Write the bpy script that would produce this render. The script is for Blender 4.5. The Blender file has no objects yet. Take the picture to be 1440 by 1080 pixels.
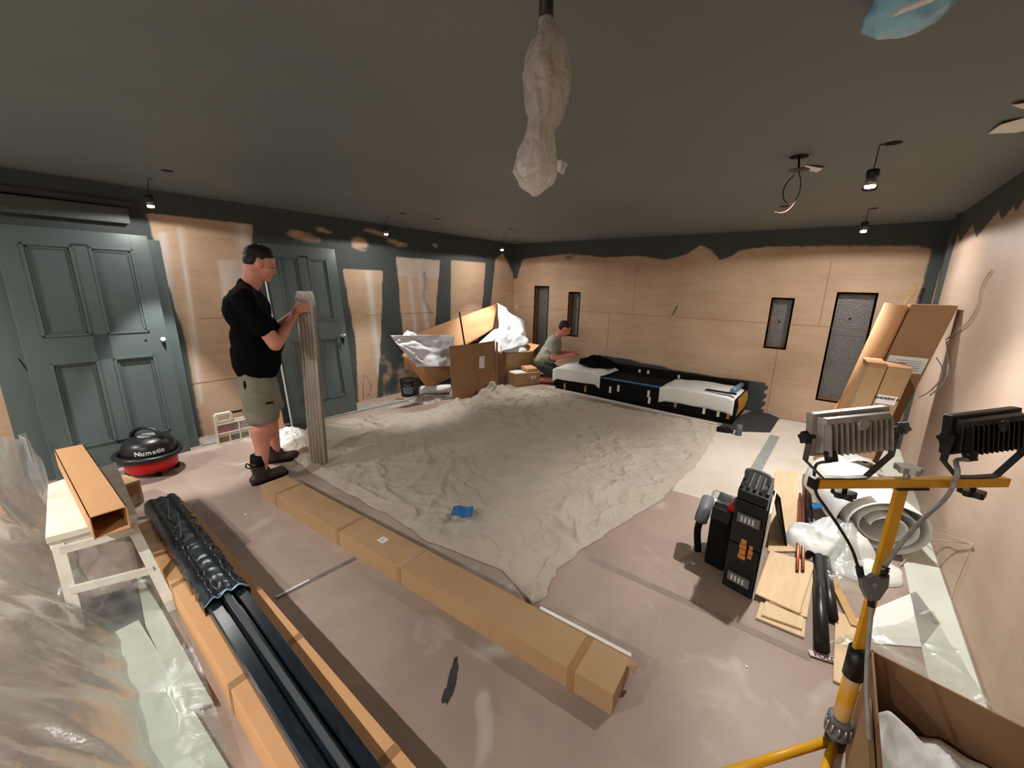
import bpy, bmesh, math, random
from mathutils import Vector, Matrix, noise
random.seed(7)
V = Vector
sc = bpy.context.scene
ZZ = V((0, 0, 1))
col = sc.collection
# ------------------------------------------------------------------ camera
CAM = V((4.803, -6.07, 1.55)); YAW, PITCH, ROLL, FPX = .668, .237, .024, 573.5
_f = V((-math.sin(YAW)*math.cos(PITCH), math.cos(YAW)*math.cos(PITCH), -math.sin(PITCH)))
_r = V((math.cos(YAW), math.sin(YAW), 0)); _u = _r.cross(_f)
RR = _r*math.cos(ROLL)+_u*math.sin(ROLL); UU = -_r*math.sin(ROLL)+_u*math.cos(ROLL); FF = _f
RH, RW = 2.277, 5.505      # room height, room width (x)
FRONT = -8.4
def ray(px, py): return FF*FPX+RR*(px-720)-UU*(py-540)
def F(px, py, z=0.0):
    d = ray(px, py); return CAM+d*((z-CAM.z)/d.z)
def PX(px, py, x):
    d = ray(px, py); return CAM+d*((x-CAM.x)/d.x)
def PY(px, py, y):
    d = ray(px, py); return CAM+d*((y-CAM.y)/d.y)
def D(px, py, dep): return CAM+ray(px, py)*(dep/FPX)
def HZ(py, base):          # height of the point above base that is seen on row py
    lo, hi = -0.5, 3.0
    for _ in range(40):
        m = (lo+hi)/2; d = V((base[0], base[1], m))-CAM
        y = 540-FPX*d.dot(UU)/d.dot(FF)
        if y > py: lo = m
        else: hi = m
    return (lo+hi)/2
cam = bpy.data.objects.new('camera', bpy.data.cameras.new('camera')); col.objects.link(cam)
cam.data.sensor_width = 36; cam.data.lens = 36*FPX/1440; cam.data.clip_start = .02
cam.matrix_world = Matrix(((RR.x, UU.x, -FF.x, CAM.x), (RR.y, UU.y, -FF.y, CAM.y), (RR.z, UU.z, -FF.z, CAM.z), (0, 0, 0, 1)))
sc.camera = cam
sc.view_settings.view_transform = 'Standard'; sc.view_settings.look = 'None'; sc.view_settings.gamma = 1
sc.view_settings.exposure = 0.1
sc.view_settings.use_curve_mapping = False

# ------------------------------------------------------------------ materials
def lin(c): return tuple((x/12.92 if x <= .04045 else ((x+.055)/1.055)**2.4) for x in (v/255 for v in c))
def mat(name, c, rough=.6, metal=0, c2=None, nscale=6, stretch=(1, 1, 1), namt=.5, bump=0, bscale=40, trans=0, alpha=1, spec=.5, emit=None, es=0, ior=1.45, sheen=0, coat=0, detail=5, sss=0):
    m = bpy.data.materials.new(name); m.use_nodes = True; nt = m.node_tree; b = nt.nodes['Principled BSDF']
    b.inputs['Base Color'].default_value = (*lin(c), 1); b.inputs['Roughness'].default_value = rough
    b.inputs['Metallic'].default_value = metal; b.inputs['Transmission Weight'].default_value = trans
    b.inputs['Alpha'].default_value = alpha; b.inputs['Specular IOR Level'].default_value = spec; b.inputs['IOR'].default_value = ior
    b.inputs['Coat Weight'].default_value = coat; b.inputs['Sheen Weight'].default_value = sheen
    if sss: b.inputs['Subsurface Weight'].default_value = sss; b.inputs['Subsurface Radius'].default_value = (.02, .008, .004)
    if emit: b.inputs['Emission Color'].default_value = (*lin(emit), 1); b.inputs['Emission Strength'].default_value = es
    if c2 or bump:
        tc = nt.nodes.new('ShaderNodeTexCoord'); mp = nt.nodes.new('ShaderNodeMapping'); nt.links.new(tc.outputs['Object'], mp.inputs[0])
        mp.inputs['Scale'].default_value = stretch
    if c2:
        n = nt.nodes.new('ShaderNodeTexNoise'); n.inputs['Scale'].default_value = nscale; n.inputs['Detail'].default_value = detail
        nt.links.new(mp.outputs[0], n.inputs['Vector'])
        r = nt.nodes.new('ShaderNodeValToRGB'); r.color_ramp.elements[0].position = .5-namt/2; r.color_ramp.elements[1].position = .5+namt/2
        r.color_ramp.elements[0].color = (*lin(c), 1); r.color_ramp.elements[1].color = (*lin(c2), 1)
        nt.links.new(n.outputs[0], r.inputs[0]); nt.links.new(r.outputs[0], b.inputs['Base Color'])
    if bump:
        n2 = nt.nodes.new('ShaderNodeTexNoise'); n2.inputs['Scale'].default_value = bscale; n2.inputs['Detail'].default_value = 4
        nt.links.new(mp.outputs[0], n2.inputs['Vector'])
        bp = nt.nodes.new('ShaderNodeBump'); bp.inputs['Strength'].default_value = bump; bp.inputs['Distance'].default_value = .01
        nt.links.new(n2.outputs[0], bp.inputs['Height']); nt.links.new(bp.outputs[0], b.inputs['Normal'])
    return m
def wallmat(name, ply, ply2, paint, axis, white=True):
    """bare plywood sheets with brushed dark paint (the paint's layout is the vertex attribute 'paint')"""
    m = bpy.data.materials.new(name); m.use_nodes = True; nt = m.node_tree; N = nt.nodes; L = nt.links; b = N['Principled BSDF']
    tc = N.new('ShaderNodeTexCoord')
    def nz(scale, st, det=6, dist=0):
        mp = N.new('ShaderNodeMapping'); mp.inputs['Scale'].default_value = st; L.new(tc.outputs['Object'], mp.inputs[0])
        n = N.new('ShaderNodeTexNoise'); n.inputs['Scale'].default_value = scale; n.inputs['Detail'].default_value = det; n.inputs['Distortion'].default_value = dist
        L.new(mp.outputs[0], n.inputs['Vector']); return n.outputs[0]
    g = nz(1.6, (1.0, 1.0, 7), 6, 1.2); r = N.new('ShaderNodeValToRGB'); L.new(g, r.inputs[0])
    r.color_ramp.elements[0].position = .2; r.color_ramp.elements[0].color = (*lin(ply), 1)
    r.color_ramp.elements[1].position = .85; r.color_ramp.elements[1].color = (*lin(ply2), 1)
    g2 = nz(.9, (1, 1, 1), 3); mx0 = N.new('ShaderNodeMix'); mx0.data_type = 'RGBA'; mx0.blend_type = 'MULTIPLY'
    r2 = N.new('ShaderNodeValToRGB'); L.new(g2, r2.inputs[0]); r2.color_ramp.elements[0].position = .35; r2.color_ramp.elements[0].color = (.78, .74, .72, 1)
    r2.color_ramp.elements[1].position = .65; r2.color_ramp.elements[1].color = (1, 1, 1, 1)
    mx0.inputs[0].default_value = 1; L.new(r.outputs[0], mx0.inputs[6]); L.new(r2.outputs[0], mx0.inputs[7])
    # filler smears (attribute 'filler')
    af = N.new('ShaderNodeAttribute'); af.attribute_name = 'filler'
    nf = nz(5, (1, 1, 1), 5); mf = N.new('ShaderNodeMath'); mf.operation = 'MULTIPLY_ADD'; L.new(nf, mf.inputs[0]); mf.inputs[1].default_value = .8; mf.inputs[2].default_value = -.4
    mf2 = N.new('ShaderNodeMath'); mf2.operation = 'ADD'; mf2.use_clamp = True; L.new(mf.outputs[0], mf2.inputs[0]); L.new(af.outputs['Fac'], mf2.inputs[1])
    mf3 = N.new('ShaderNodeMath'); mf3.operation = 'MULTIPLY'; L.new(mf2.outputs[0], mf3.inputs[0]); L.new(af.outputs['Fac'], mf3.inputs[1])
    mxf = N.new('ShaderNodeMix'); mxf.data_type = 'RGBA'; L.new(mf3.outputs[0], mxf.inputs[0]); L.new(mx0.outputs[2], mxf.inputs[6]); mxf.inputs[7].default_value = (*lin((214, 205, 196)), 1)
    # paint
    at = N.new('ShaderNodeAttribute'); at.attribute_name = 'paint'
    n = nz(14, (1, 1, 1), 5); ma = N.new('ShaderNodeMath'); ma.operation = 'MULTIPLY_ADD'; L.new(n, ma.inputs[0]); ma.inputs[1].default_value = .5; ma.inputs[2].default_value = -.25
    ad = N.new('ShaderNodeMath'); ad.operation = 'ADD'; L.new(ma.outputs[0], ad.inputs[0]); L.new(at.outputs['Fac'], ad.inputs[1])
    rr = N.new('ShaderNodeValToRGB'); L.new(ad.outputs[0], rr.inputs[0]); rr.color_ramp.elements[0].position = .3; rr.color_ramp.elements[1].position = .7
    mx = N.new('ShaderNodeMix'); mx.data_type = 'RGBA'; L.new(rr.outputs[0], mx.inputs[0]); L.new(mxf.outputs[2], mx.inputs[6]); mx.inputs[7].default_value = (*lin(paint), 1)
    L.new(mx.outputs[2], b.inputs['Base Color']); b.inputs['Roughness'].default_value = .62; b.inputs['Specular IOR Level'].default_value = .25
    return m
PAINT = (74, 80, 79)
M = {}
M['wall'] = wallmat('plywood_with_paint', (200, 168, 138), (216, 188, 162), PAINT, 1)
M['wall_r'] = wallmat('pale_plywood_with_paint', (196, 172, 152), (208, 186, 168), PAINT, 1)
M['ceil'] = mat('ceiling_paint', (120, 126, 124), .6, c2=(110, 117, 116), nscale=1.2, bump=.12, bscale=120, spec=.3)
M['wall_front'] = mat('pale_plaster', (214, 208, 198), .8)
M['paint'] = mat('door_paint', (86, 97, 96), .38, c2=(80, 91, 90), nscale=3, bump=.05, bscale=60)
M['red_stripe'] = mat('red_rim', (150, 20, 24), .35)
M['darkpaint'] = mat('header_paint', PAINT, .55)
M['card'] = mat('cardboard', (174, 142, 106), .75, c2=(164, 132, 96), nscale=4, spec=.25, bump=.08, bscale=9)
M['card_o'] = mat('cardboard_orange', (214, 164, 118), .75, c2=(204, 154, 108), nscale=3, spec=.25, bump=.06, bscale=9)
M['card_d'] = mat('cardboard_brown', (160, 124, 92), .78, c2=(148, 112, 80), nscale=4, spec=.2)
M['card_in'] = mat('cardboard_inside', (140, 98, 62), .85, spec=.1)
M['tape'] = mat('brown_tape', (156, 118, 80), .3)
M['white'] = mat('white_paper', (232, 230, 224), .6)
M['label'] = mat('white_label', (226, 224, 218), .5)
M['ink'] = mat('black_ink', (25, 24, 23), .6)
M['blackp'] = mat('black_plastic', (22, 22, 23), .35, spec=.5)
M['blackm'] = mat('black_matt', (14, 14, 15), .75, spec=.2)
M['shirt'] = mat('black_cotton', (9, 9, 11), .9, spec=.1)
M['foamw'] = mat('white_foam', (236, 237, 234), .7, c2=(222, 224, 220), nscale=3, bump=.3, bscale=14)
M['bubble'] = mat('bubble_foil', (242, 244, 246), .45, c2=(216, 220, 226), nscale=5, stretch=(1, 1, 7), bump=.5, bscale=12)
M['fabric'] = mat('drop_cloth', (184, 173, 158), .9, c2=(172, 160, 145), nscale=5, bump=.5, bscale=34, spec=.1, sheen=.2)
M['wood'] = mat('birch_ply', (222, 196, 158), .6, c2=(208, 178, 138), nscale=4, stretch=(8, 1, 1))
M['woodedge'] = mat('ply_edge', (196, 160, 118), .7)
M['timber'] = mat('pine_timber', (206, 170, 112), .6, c2=(180, 142, 88), nscale=6, stretch=(1, 1, 6))
M['dusty'] = mat('plaster_dusted_wood', (238, 235, 222), .8, c2=(210, 202, 184), nscale=9, namt=.5, bump=.3, bscale=30)
M['gboard'] = mat('plasterboard', (214, 218, 204), .8, c2=(200, 202, 188), nscale=3)
M['copper'] = mat('copper', (184, 104, 78), .35, .85)
M['alu'] = mat('aluminium', (176, 172, 166), .35, .7)
M['steel'] = mat('bracket_steel', (120, 120, 118), .4, .6, c2=(70, 70, 68), nscale=14)
M['bronze'] = mat('moulding', (150, 140, 128), .42, .25, c2=(120, 110, 98), nscale=4, stretch=(6, 6, .5))
M['flute'] = mat('pale_flutes', (206, 198, 186), .35, .2)
M['yellow'] = mat('yellow_paint', (240, 182, 34), .38, c2=(226, 162, 34), nscale=8)
M['yellow2'] = mat('yellow_paint_scuffed', (232, 170, 40), .42, c2=(214, 196, 168), nscale=5, namt=.2)
M['blue'] = mat('blue_tape', (30, 104, 168), .45)
M['bluefilm'] = mat('blue_film', (120, 190, 226), .25, c2=(176, 222, 240), nscale=14, bump=.5, bscale=30)
M['red'] = mat('red_plastic', (196, 26, 30), .3)
M['skin'] = mat('skin', (214, 150, 128), .5, c2=(206, 136, 114), nscale=6, sss=.08)
M['skinred'] = mat('skin_flushed', (206, 134, 112), .5, c2=(196, 118, 98), nscale=6, sss=.08)
M['hair'] = mat('dark_hair', (26, 18, 15), .6, bump=.6, bscale=90)
M['shorts'] = mat('khaki_shorts', (136, 134, 118), .85, c2=(122, 120, 106), nscale=5, bump=.3, bscale=16)
M['boot'] = mat('brown_leather', (62, 44, 36), .5, c2=(44, 31, 27), nscale=9)
M['grey_tee'] = mat('grey_green_cotton', (140, 142, 122), .9, c2=(124, 126, 108), nscale=5)
M['grey_shorts'] = mat('dark_grey_shorts', (52, 54, 58), .85)
M['concrete'] = mat('grey_strip', (150, 152, 146), .8, c2=(130, 132, 128), nscale=10)
M['slate'] = mat('dark_slate_mat', (52, 52, 52), .8, c2=(40, 40, 40), nscale=12, bump=.3, bscale=20)
M['foil'] = mat('quilted_grey_foil', (132, 132, 128), .4, .35, c2=(116, 116, 114), nscale=50, bump=.8, bscale=55)
M['grey'] = mat('grey_plastic', (112, 114, 116), .5)
M['whitep'] = mat('white_plastic', (226, 226, 222), .4)
M['cable'] = mat('grey_cable', (128, 130, 130), .5, c2=(176, 178, 176), nscale=20)
M['cableb'] = mat('black_cable', (30, 30, 32), .5)
M['wire'] = mat('beige_wire', (196, 178, 158), .5)
M['glass'] = mat('clear_glass', (250, 250, 250), .03, trans=1)
M['lens'] = mat('lamp_lens', (255, 250, 240), .4, emit=(255, 244, 226), es=30)
M['orange'] = mat('orange_marking', (214, 142, 56), .5)
M['floor_strip'] = mat('pale_strip', (214, 210, 200), .6)
M['gold'] = mat('yellow_ties', (204, 150, 52), .5, c2=(160, 110, 40), nscale=30)
def film(name, c, a, rough=.22, bump=.22, bscale=5, tint=(244, 247, 245), white=.25, gloss=.5):
    """thin polythene: clear with white haze and glossy creases, one real sheet"""
    m = bpy.data.materials.new(name); m.use_nodes = True; nt = m.node_tree; N = nt.nodes; L = nt.links
    N.remove(N['Principled BSDF']); out = N['Material Output']
    tc = N.new('ShaderNodeTexCoord'); n = N.new('ShaderNodeTexNoise'); n.inputs['Scale'].default_value = bscale; n.inputs['Detail'].default_value = 6; n.inputs['Distortion'].default_value = 1.2
    L.new(tc.outputs['Object'], n.inputs['Vector'])
    bp = N.new('ShaderNodeBump'); bp.inputs['Strength'].default_value = bump; bp.inputs['Distance'].default_value = .03; L.new(n.outputs[0], bp.inputs['Height'])
    gl = N.new('ShaderNodeBsdfGlossy'); gl.inputs['Roughness'].default_value = rough; L.new(bp.outputs[0], gl.inputs['Normal'])
    tr = N.new('ShaderNodeBsdfTransparent'); tr.inputs[0].default_value = (*lin(tint), 1)
    df = N.new('ShaderNodeBsdfDiffuse'); df.inputs[0].default_value = (*lin(c), 1); L.new(bp.outputs[0], df.inputs['Normal'])
    tl = N.new('ShaderNodeBsdfTranslucent'); tl.inputs[0].default_value = (*lin(c), 1); L.new(bp.outputs[0], tl.inputs['Normal'])
    mdt = N.new('ShaderNodeMixShader'); mdt.inputs[0].default_value = .5; L.new(df.outputs[0], mdt.inputs[1]); L.new(tl.outputs[0], mdt.inputs[2])
    r = N.new('ShaderNodeValToRGB'); L.new(n.outputs[0], r.inputs[0]); r.color_ramp.elements[0].position = .35; r.color_ramp.elements[1].position = .7
    lo = max(0, a-white); hi = min(1, a+white); r.color_ramp.elements[0].color = (lo, lo, lo, 1); r.color_ramp.elements[1].color = (hi, hi, hi, 1)
    m1 = N.new('ShaderNodeMixShader'); L.new(r.outputs[0], m1.inputs[0]); L.new(tr.outputs[0], m1.inputs[1]); L.new(mdt.outputs[0], m1.inputs[2])
    fr = N.new('ShaderNodeFresnel'); fr.inputs['IOR'].default_value = 1.5; L.new(bp.outputs[0], fr.inputs['Normal'])
    fm = N.new('ShaderNodeMath'); fm.operation = 'MULTIPLY'; fm.inputs[1].default_value = gloss; L.new(fr.outputs[0], fm.inputs[0]); m2 = N.new('ShaderNodeMixShader'); L.new(fm.outputs[0], m2.inputs[0]); L.new(m1.outputs[0], m2.inputs[1]); L.new(gl.outputs[0], m2.inputs[2])
    L.new(m2.outputs[0], out.inputs[0]); return m
M['film'] = film('polythene', (244, 246, 244), .62, bump=.35, bscale=3, white=.3)
M['filmclear'] = film('clear_polythene', (224, 226, 220), .14, white=.14, rough=.25, gloss=.28, bump=.2)
M['filmwhite'] = film('white_bag_film', (248, 242, 238), .86, bscale=11, bump=1.0, white=.14)
M['filmblack'] = mat('black_stretch_film', (20, 26, 32), .22, c2=(34, 42, 50), nscale=9, stretch=(1, 6, 6), bump=.5, bscale=26, spec=.6)
def floormat():
    m = bpy.data.materials.new('dusty_floor_panels'); m.use_nodes = True; nt = m.node_tree; N = nt.nodes; L = nt.links; b = N['Principled BSDF']
    tc = N.new('ShaderNodeTexCoord')
    def nz(s, d=6, dist=0):
        n = N.new('ShaderNodeTexNoise'); n.inputs['Scale'].default_value = s; n.inputs['Detail'].default_value = d; n.inputs['Distortion'].default_value = dist
        L.new(tc.outputs['Object'], n.inputs['Vector']); return n.outputs[0]
    r = N.new('ShaderNodeValToRGB'); L.new(nz(1.3, 7, .4), r.inputs[0])
    r.color_ramp.elements[0].position = .36; r.color_ramp.elements[0].color = (*lin((144, 125, 114)), 1)
    r.color_ramp.elements[1].position = .68; r.color_ramp.elements[1].color = (*lin((172, 152, 138)), 1)
    r2 = N.new('ShaderNodeValToRGB'); L.new(nz(2.6, 9, 1), r2.inputs[0]); r2.color_ramp.elements[0].position = .56; r2.color_ramp.elements[1].position = .74
    r2.color_ramp.elements[0].color = (0, 0, 0, 1); r2.color_ramp.elements[1].color = (.55, .55, .55, 1)
    mx = N.new('ShaderNodeMix'); mx.data_type = 'RGBA'; L.new(r2.outputs[0], mx.inputs[0]); L.new(r.outputs[0], mx.inputs[6]); mx.inputs[7].default_value = (*lin((205, 198, 188)), 1)
    L.new(mx.outputs[2], b.inputs['Base Color']); b.inputs['Roughness'].default_value = .5; b.inputs['Specular IOR Level'].default_value = .35
    bp = N.new('ShaderNodeBump'); bp.inputs['Strength'].default_value = .1; bp.inputs['Distance'].default_value = .01; L.new(nz(30), bp.inputs['Height']); L.new(bp.outputs[0], b.inputs['Normal'])
    return m
M['floor'] = floormat()

def creases(m, scale, strength, dist, st=(1, 1, 1)):
    nt = m.node_tree; N = nt.nodes; L = nt.links; b = N['Principled BSDF']; tc = N.new('ShaderNodeTexCoord'); mp = N.new('ShaderNodeMapping'); mp.inputs['Scale'].default_value = st
    L.new(tc.outputs['Object'], mp.inputs[0]); n = N.new('ShaderNodeTexNoise'); n.noise_type = 'RIDGED_MULTIFRACTAL'; n.inputs['Scale'].default_value = scale; n.inputs['Detail'].default_value = 3
    n.inputs['Distortion'].default_value = .9; n.inputs['Roughness'].default_value = .45; L.new(mp.outputs[0], n.inputs['Vector'])
    bp = N.new('ShaderNodeBump'); bp.inputs['Strength'].default_value = strength; bp.inputs['Distance'].default_value = dist; L.new(n.outputs[0], bp.inputs['Height']); L.new(bp.outputs[0], b.inputs['Normal'])
creases(M['fabric'], 4.6, 1.0, .034); creases(M['foamw'], 3.5, .5, .012); creases(M['bubble'], 4, .5, .02); creases(M['shorts'], 5, .6, .012, (1, 1, .6)); creases(M['grey_tee'], 6, .5, .01); creases(M['shirt'], 5, .6, .012)
creases(M['filmblack'], 5, .22, .006, (.35, 1.6, 1))
# ------------------------------------------------------------------ object helpers
def wloc(o):
    p = V((0, 0, 0))
    while o: p += o.location; o = o.parent
    return p
def obj(name, bm, m, parent=None, smooth=False, origin=None, keep=False):
    if parent is None and origin is None and not keep:
        xs = [v.co for v in bm.verts]
        origin = V(((min(c.x for c in xs)+max(c.x for c in xs))/2, (min(c.y for c in xs)+max(c.y for c in xs))/2, min(c.z for c in xs)))
    base = wloc(parent) if parent else V((0, 0, 0))
    off = base+(origin if (origin and not parent) else V((0, 0, 0)))
    bmesh.ops.translate(bm, verts=bm.verts, vec=-off)
    me = bpy.data.meshes.new(name); bm.to_mesh(me); bm.free()
    for mm in (m if isinstance(m, (list, tuple)) else [m]): me.materials.append(mm)
    if smooth:
        for p in me.polygons: p.use_smooth = True
    o = bpy.data.objects.new(name, me); col.objects.link(o)
    if parent: o.parent = parent
    elif origin: o.location = origin
    return o
def tag(o, label, cat, group=None, kind=None):
    if kind: o['kind'] = kind
    if label: o['label'] = label
    if cat: o['category'] = cat
    if group: o['group'] = group
    return o
def thing(name, label, cat, loc, group=None):
    o = bpy.data.objects.new(name, None); col.objects.link(o); o.location = loc; o.empty_display_size = .1
    return tag(o, label, cat, group)
def struct(name, bm, m, parent=None, **k):
    o = obj(name, bm, m, parent, **k)
    if not parent: o['kind'] = 'structure'
    return o
def dup(root, loc, label):
    r = root.copy(); col.objects.link(r); r.location = loc; r['label'] = label
    for ch in list(root.children):
        c = ch.copy(); col.objects.link(c); c.parent = r
        for g in ch.children:
            d = g.copy(); col.objects.link(d); d.parent = c
    return r
def B(): return bmesh.new()
def hexa(bm, p, bev=0):
    """8 points: bottom 0-3, top 4-7"""
    vs = [bm.verts.new(V(q)) for q in p]; fs = []
    for f in ((3, 2, 1, 0), (4, 5, 6, 7), (0, 1, 5, 4), (1, 2, 6, 5), (2, 3, 7, 6), (3, 0, 4, 7)): fs.append(bm.faces.new([vs[i] for i in f]))
    if bev: bmesh.ops.bevel(bm, geom=list({e for f in fs for e in f.edges}), offset=bev, segments=2, affect='EDGES', profile=.7)
    return bm
def para(bm, o, a, b, c, bev=0):
    o, a, b, c = V(o), V(a), V(b), V(c)
    return hexa(bm, [o, o+a, o+a+b, o+b, o+c, o+a+c, o+a+b+c, o+b+c], bev)
def box(bm, x0, x1, y0, y1, z0, z1, bev=0): return para(bm, (x0, y0, z0), (x1-x0, 0, 0), (0, y1-y0, 0), (0, 0, z1-z0), bev)
def frame_of(d):
    d = d.normalized(); a = V((0, 0, 1)) if abs(d.z) < .9 else V((1, 0, 0)); x = d.cross(a).normalized(); return x, d.cross(x).normalized()
def tube(bm, pts, r, seg=10, cap=True, sx=1.0):
    pts = [V(p) for p in pts]; rs = r if isinstance(r, (list, tuple)) else [r]*len(pts); rings = []; prev = None
    for i, p in enumerate(pts):
        d = (pts[min(i+1, len(pts)-1)]-pts[max(i-1, 0)])
        if prev is None: x, y = frame_of(d)
        else:
            dn = d.normalized(); x = (prev-dn*prev.dot(dn)).normalized(); y = dn.cross(x)
        prev = x
        rings.append([bm.verts.new(p+(x*math.cos(t)*sx+y*math.sin(t))*rs[i]) for t in [2*math.pi*k/seg for k in range(seg)]])
    for a, b in zip(rings, rings[1:]):
        for k in range(seg): bm.faces.new((a[k], a[(k+1) % seg], b[(k+1) % seg], b[k]))
    if cap:
        bm.faces.new(rings[0][::-1]); bm.faces.new(rings[-1])
    return bm
def spline(pts, n=8):
    pts = [V(p) for p in pts]; out = []
    P = [pts[0]*2-pts[1]]+pts+[pts[-1]*2-pts[-2]]
    for i in range(1, len(P)-2):
        for k in range(n):
            t = k/n; a, b, c, d = P[i-1:i+3]
            out.append(.5*((2*b)+(c-a)*t+(2*a-5*b+4*c-d)*t*t+(3*b-a-3*c+d)*t**3))
    out.append(pts[-1]); return out
def lathe(bm, prof, c, seg=24, axis=None, ang=2*math.pi):
    c = V(c); ax = V(axis).normalized() if axis else V((0, 0, 1)); x, y = frame_of(ax) if axis else (V((1, 0, 0)), V((0, 1, 0)))
    rings = [[bm.verts.new(c+ax*h+(x*math.cos(t)+y*math.sin(t))*max(r, .0003)) for t in [2*math.pi*k/seg for k in range(seg)]] for r, h in prof]
    for a, b in zip(rings, rings[1:]):
        for k in range(seg): bm.faces.new((a[k], a[(k+1) % seg], b[(k+1) % seg], b[k]))
    bm.faces.new(rings[0][::-1]); bm.faces.new(rings[-1]); bmesh.ops.recalc_face_normals(bm, faces=bm.faces[:]); return bm
def sheet(bm, fn, nu, nv, th=0):
    g = [[bm.verts.new(fn(i/nu, j/nv)) for j in range(nv+1)] for i in range(nu+1)]
    fs = [bm.faces.new((g[i][j], g[i+1][j], g[i+1][j+1], g[i][j+1])) for i in range(nu) for j in range(nv)]
    if th:
        bm.normal_update(); low = [[bm.verts.new(v.co-v.normal*th) for v in row] for row in g]
        for i in range(nu):
            for j in range(nv): bm.faces.new((low[i][j+1], low[i+1][j+1], low[i+1][j], low[i][j]))
        for i in range(nu):
            for j in (0, nv):
                q = (g[i][j], g[i+1][j], low[i+1][j], low[i][j]); bm.faces.new(q if j else q[::-1])
        for j in range(nv):
            for i in (0, nu):
                q = (g[i][j], g[i][j+1], low[i][j+1], low[i][j]); bm.faces.new(q if not i else q[::-1])
    return bm
def panel(bm, pts, th):
    """flat-ish polygon board with thickness th (along its normal, both sides)"""
    pts = [V(p) for p in pts]; n = V((0, 0, 0))
    for i in range(1, len(pts)-1): n += (pts[i]-pts[0]).cross(pts[i+1]-pts[0])
    n.normalize(); a = [bm.verts.new(p+n*th/2) for p in pts]; b = [bm.verts.new(p-n*th/2) for p in pts]
    bm.faces.new(a); bm.faces.new(b[::-1])
    for i in range(len(pts)): j = (i+1) % len(pts); bm.faces.new((a[j], a[i], b[i], b[j]))
    bmesh.ops.triangulate(bm, faces=[f for f in bm.faces if len(f.verts) > 4]); return bm
def ridged(x, y, s, seed=0, oct=4):
    v = 0; a = 1; t = 0
    for k in range(oct):
        n = noise.noise(V((x*s, y*s, seed+k*7.3))); v += a*(1-abs(n)*2.2); t += a; a *= .5; s *= 2.03
    return v/t
def text_mesh(name, s, size, loc, xdir, ydir, m, parent, ext=.001, bold=0):
    cu = bpy.data.curves.new(name, 'FONT'); cu.body = s; cu.size = size; cu.extrude = ext; cu.offset = bold; cu.align_x = 'CENTER'; cu.align_y = 'CENTER'
    t = bpy.data.objects.new(name, cu); col.objects.link(t); dg = bpy.context.evaluated_depsgraph_get(); dg.update()
    me = bpy.data.meshes.new_from_object(t.evaluated_get(dg)); bpy.data.objects.remove(t)
    x = V(xdir).normalized(); y = V(ydir); y = (y-x*y.dot(x)).normalized(); z = x.cross(y)
    me.transform(Matrix(((x.x, y.x, z.x, loc[0]), (x.y, y.y, z.y, loc[1]), (x.z, y.z, z.z, loc[2]), (0, 0, 0, 1))))
    bm = B(); bm.from_mesh(me); bpy.data.meshes.remove(me)
    return obj(name, bm, m, parent)
def inpoly(p, poly):
    x, y = p; c = False; j = len(poly)-1
    for i in range(len(poly)):
        xi, yi = poly[i]; xj, yj = poly[j]
        if (yi > y) != (yj > y) and x < (xj-xi)*(y-yi)/(yj-yi)+xi: c = not c
        j = i
    return c
def sdist(p, poly):
    d = 1e9
    for i in range(len(poly)):
        a = poly[i-1]; b = poly[i]; dx, dy = b[0]-a[0], b[1]-a[1]; L = dx*dx+dy*dy or 1e-9
        t = max(0, min(1, ((p[0]-a[0])*dx+(p[1]-a[1])*dy)/L)); d = min(d, math.hypot(p[0]-a[0]-t*dx, p[1]-a[1]-t*dy))
    return d if inpoly(p, poly) else -d
def smooth01(v): v = max(0, min(1, v)); return v*v*(3-2*v)

# ------------------------------------------------------------------ THE ROOM
def wall(name, to3, u0, u1, mask, m, holes=(), fill=None, step=.035):
    us = {u0, u1}; vs = {0, RH}
    n = int((u1-u0)/step); us |= {u0+(u1-u0)*i/n for i in range(n+1)}; k = int(RH/step); vs |= {RH*i/k for i in range(k+1)}
    for h in holes: us |= {h[0], h[1]}; vs |= {h[2], h[3]}
    us = sorted(us); vs = sorted(vs); bm = B(); g = {}
    la = bm.verts.layers.float.new('paint'); lf = bm.verts.layers.float.new('filler')
    for i, u in enumerate(us):
        for j, v in enumerate(vs):
            q = bm.verts.new(to3(u, v)); q[la] = mask(u, v); q[lf] = fill(u, v) if fill else 0; g[i, j] = q
    for i in range(len(us)-1):
        for j in range(len(vs)-1):
            cu, cv = (us[i]+us[i+1])/2, (vs[j]+vs[j+1])/2
            if any(h[0] < cu < h[1] and h[2] < cv < h[3] for h in holes): continue
            bm.faces.new((g[i, j], g[i+1, j], g[i+1, j+1], g[i, j+1]))
    bmesh.ops.delete(bm, geom=[v for v in bm.verts if not v.link_faces], context='VERTS')
    return struct(name, bm, m, keep=True)
def polL(pts): return [(lambda q: (q.y, q.z))(PX(x, y, 0)) for x, y in pts]
def polB(pts): return [(lambda q: (q.x, q.z))(PY(x, y, 0)) for x, y in pts]
bare = [polL([(205, 299), (355, 315), (352, 420), (350, 640), (290, 640), (262, 480), (236, 400)]),
        polL([(482, 378), (538, 380), (536, 470), (530, 560), (525, 590), (505, 590), (500, 480)]),
        polL([(557, 361), (619, 366), (614, 420), (611, 480), (600, 520), (570, 520), (564, 440)]),
        polL([(634, 366), (683, 370), (679, 420), (672, 480), (634, 480)]),
        polL([(697, 364), (707, 356), (722, 385), (722.5, 395), (722.5, 520), (690, 520), (690, 430)])]
bare_left = [(-6.9, 0), (-6.12, 0), (-6.12, 1.4), (-6.9, 1.4)]
clouds = [(430, 333, 26, 9), (507, 343, 18, 13), (560, 342, 28, 6), (529, 327, 25, 6), (612, 345, 8, 6), (455, 325, 14, 5)]
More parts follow.
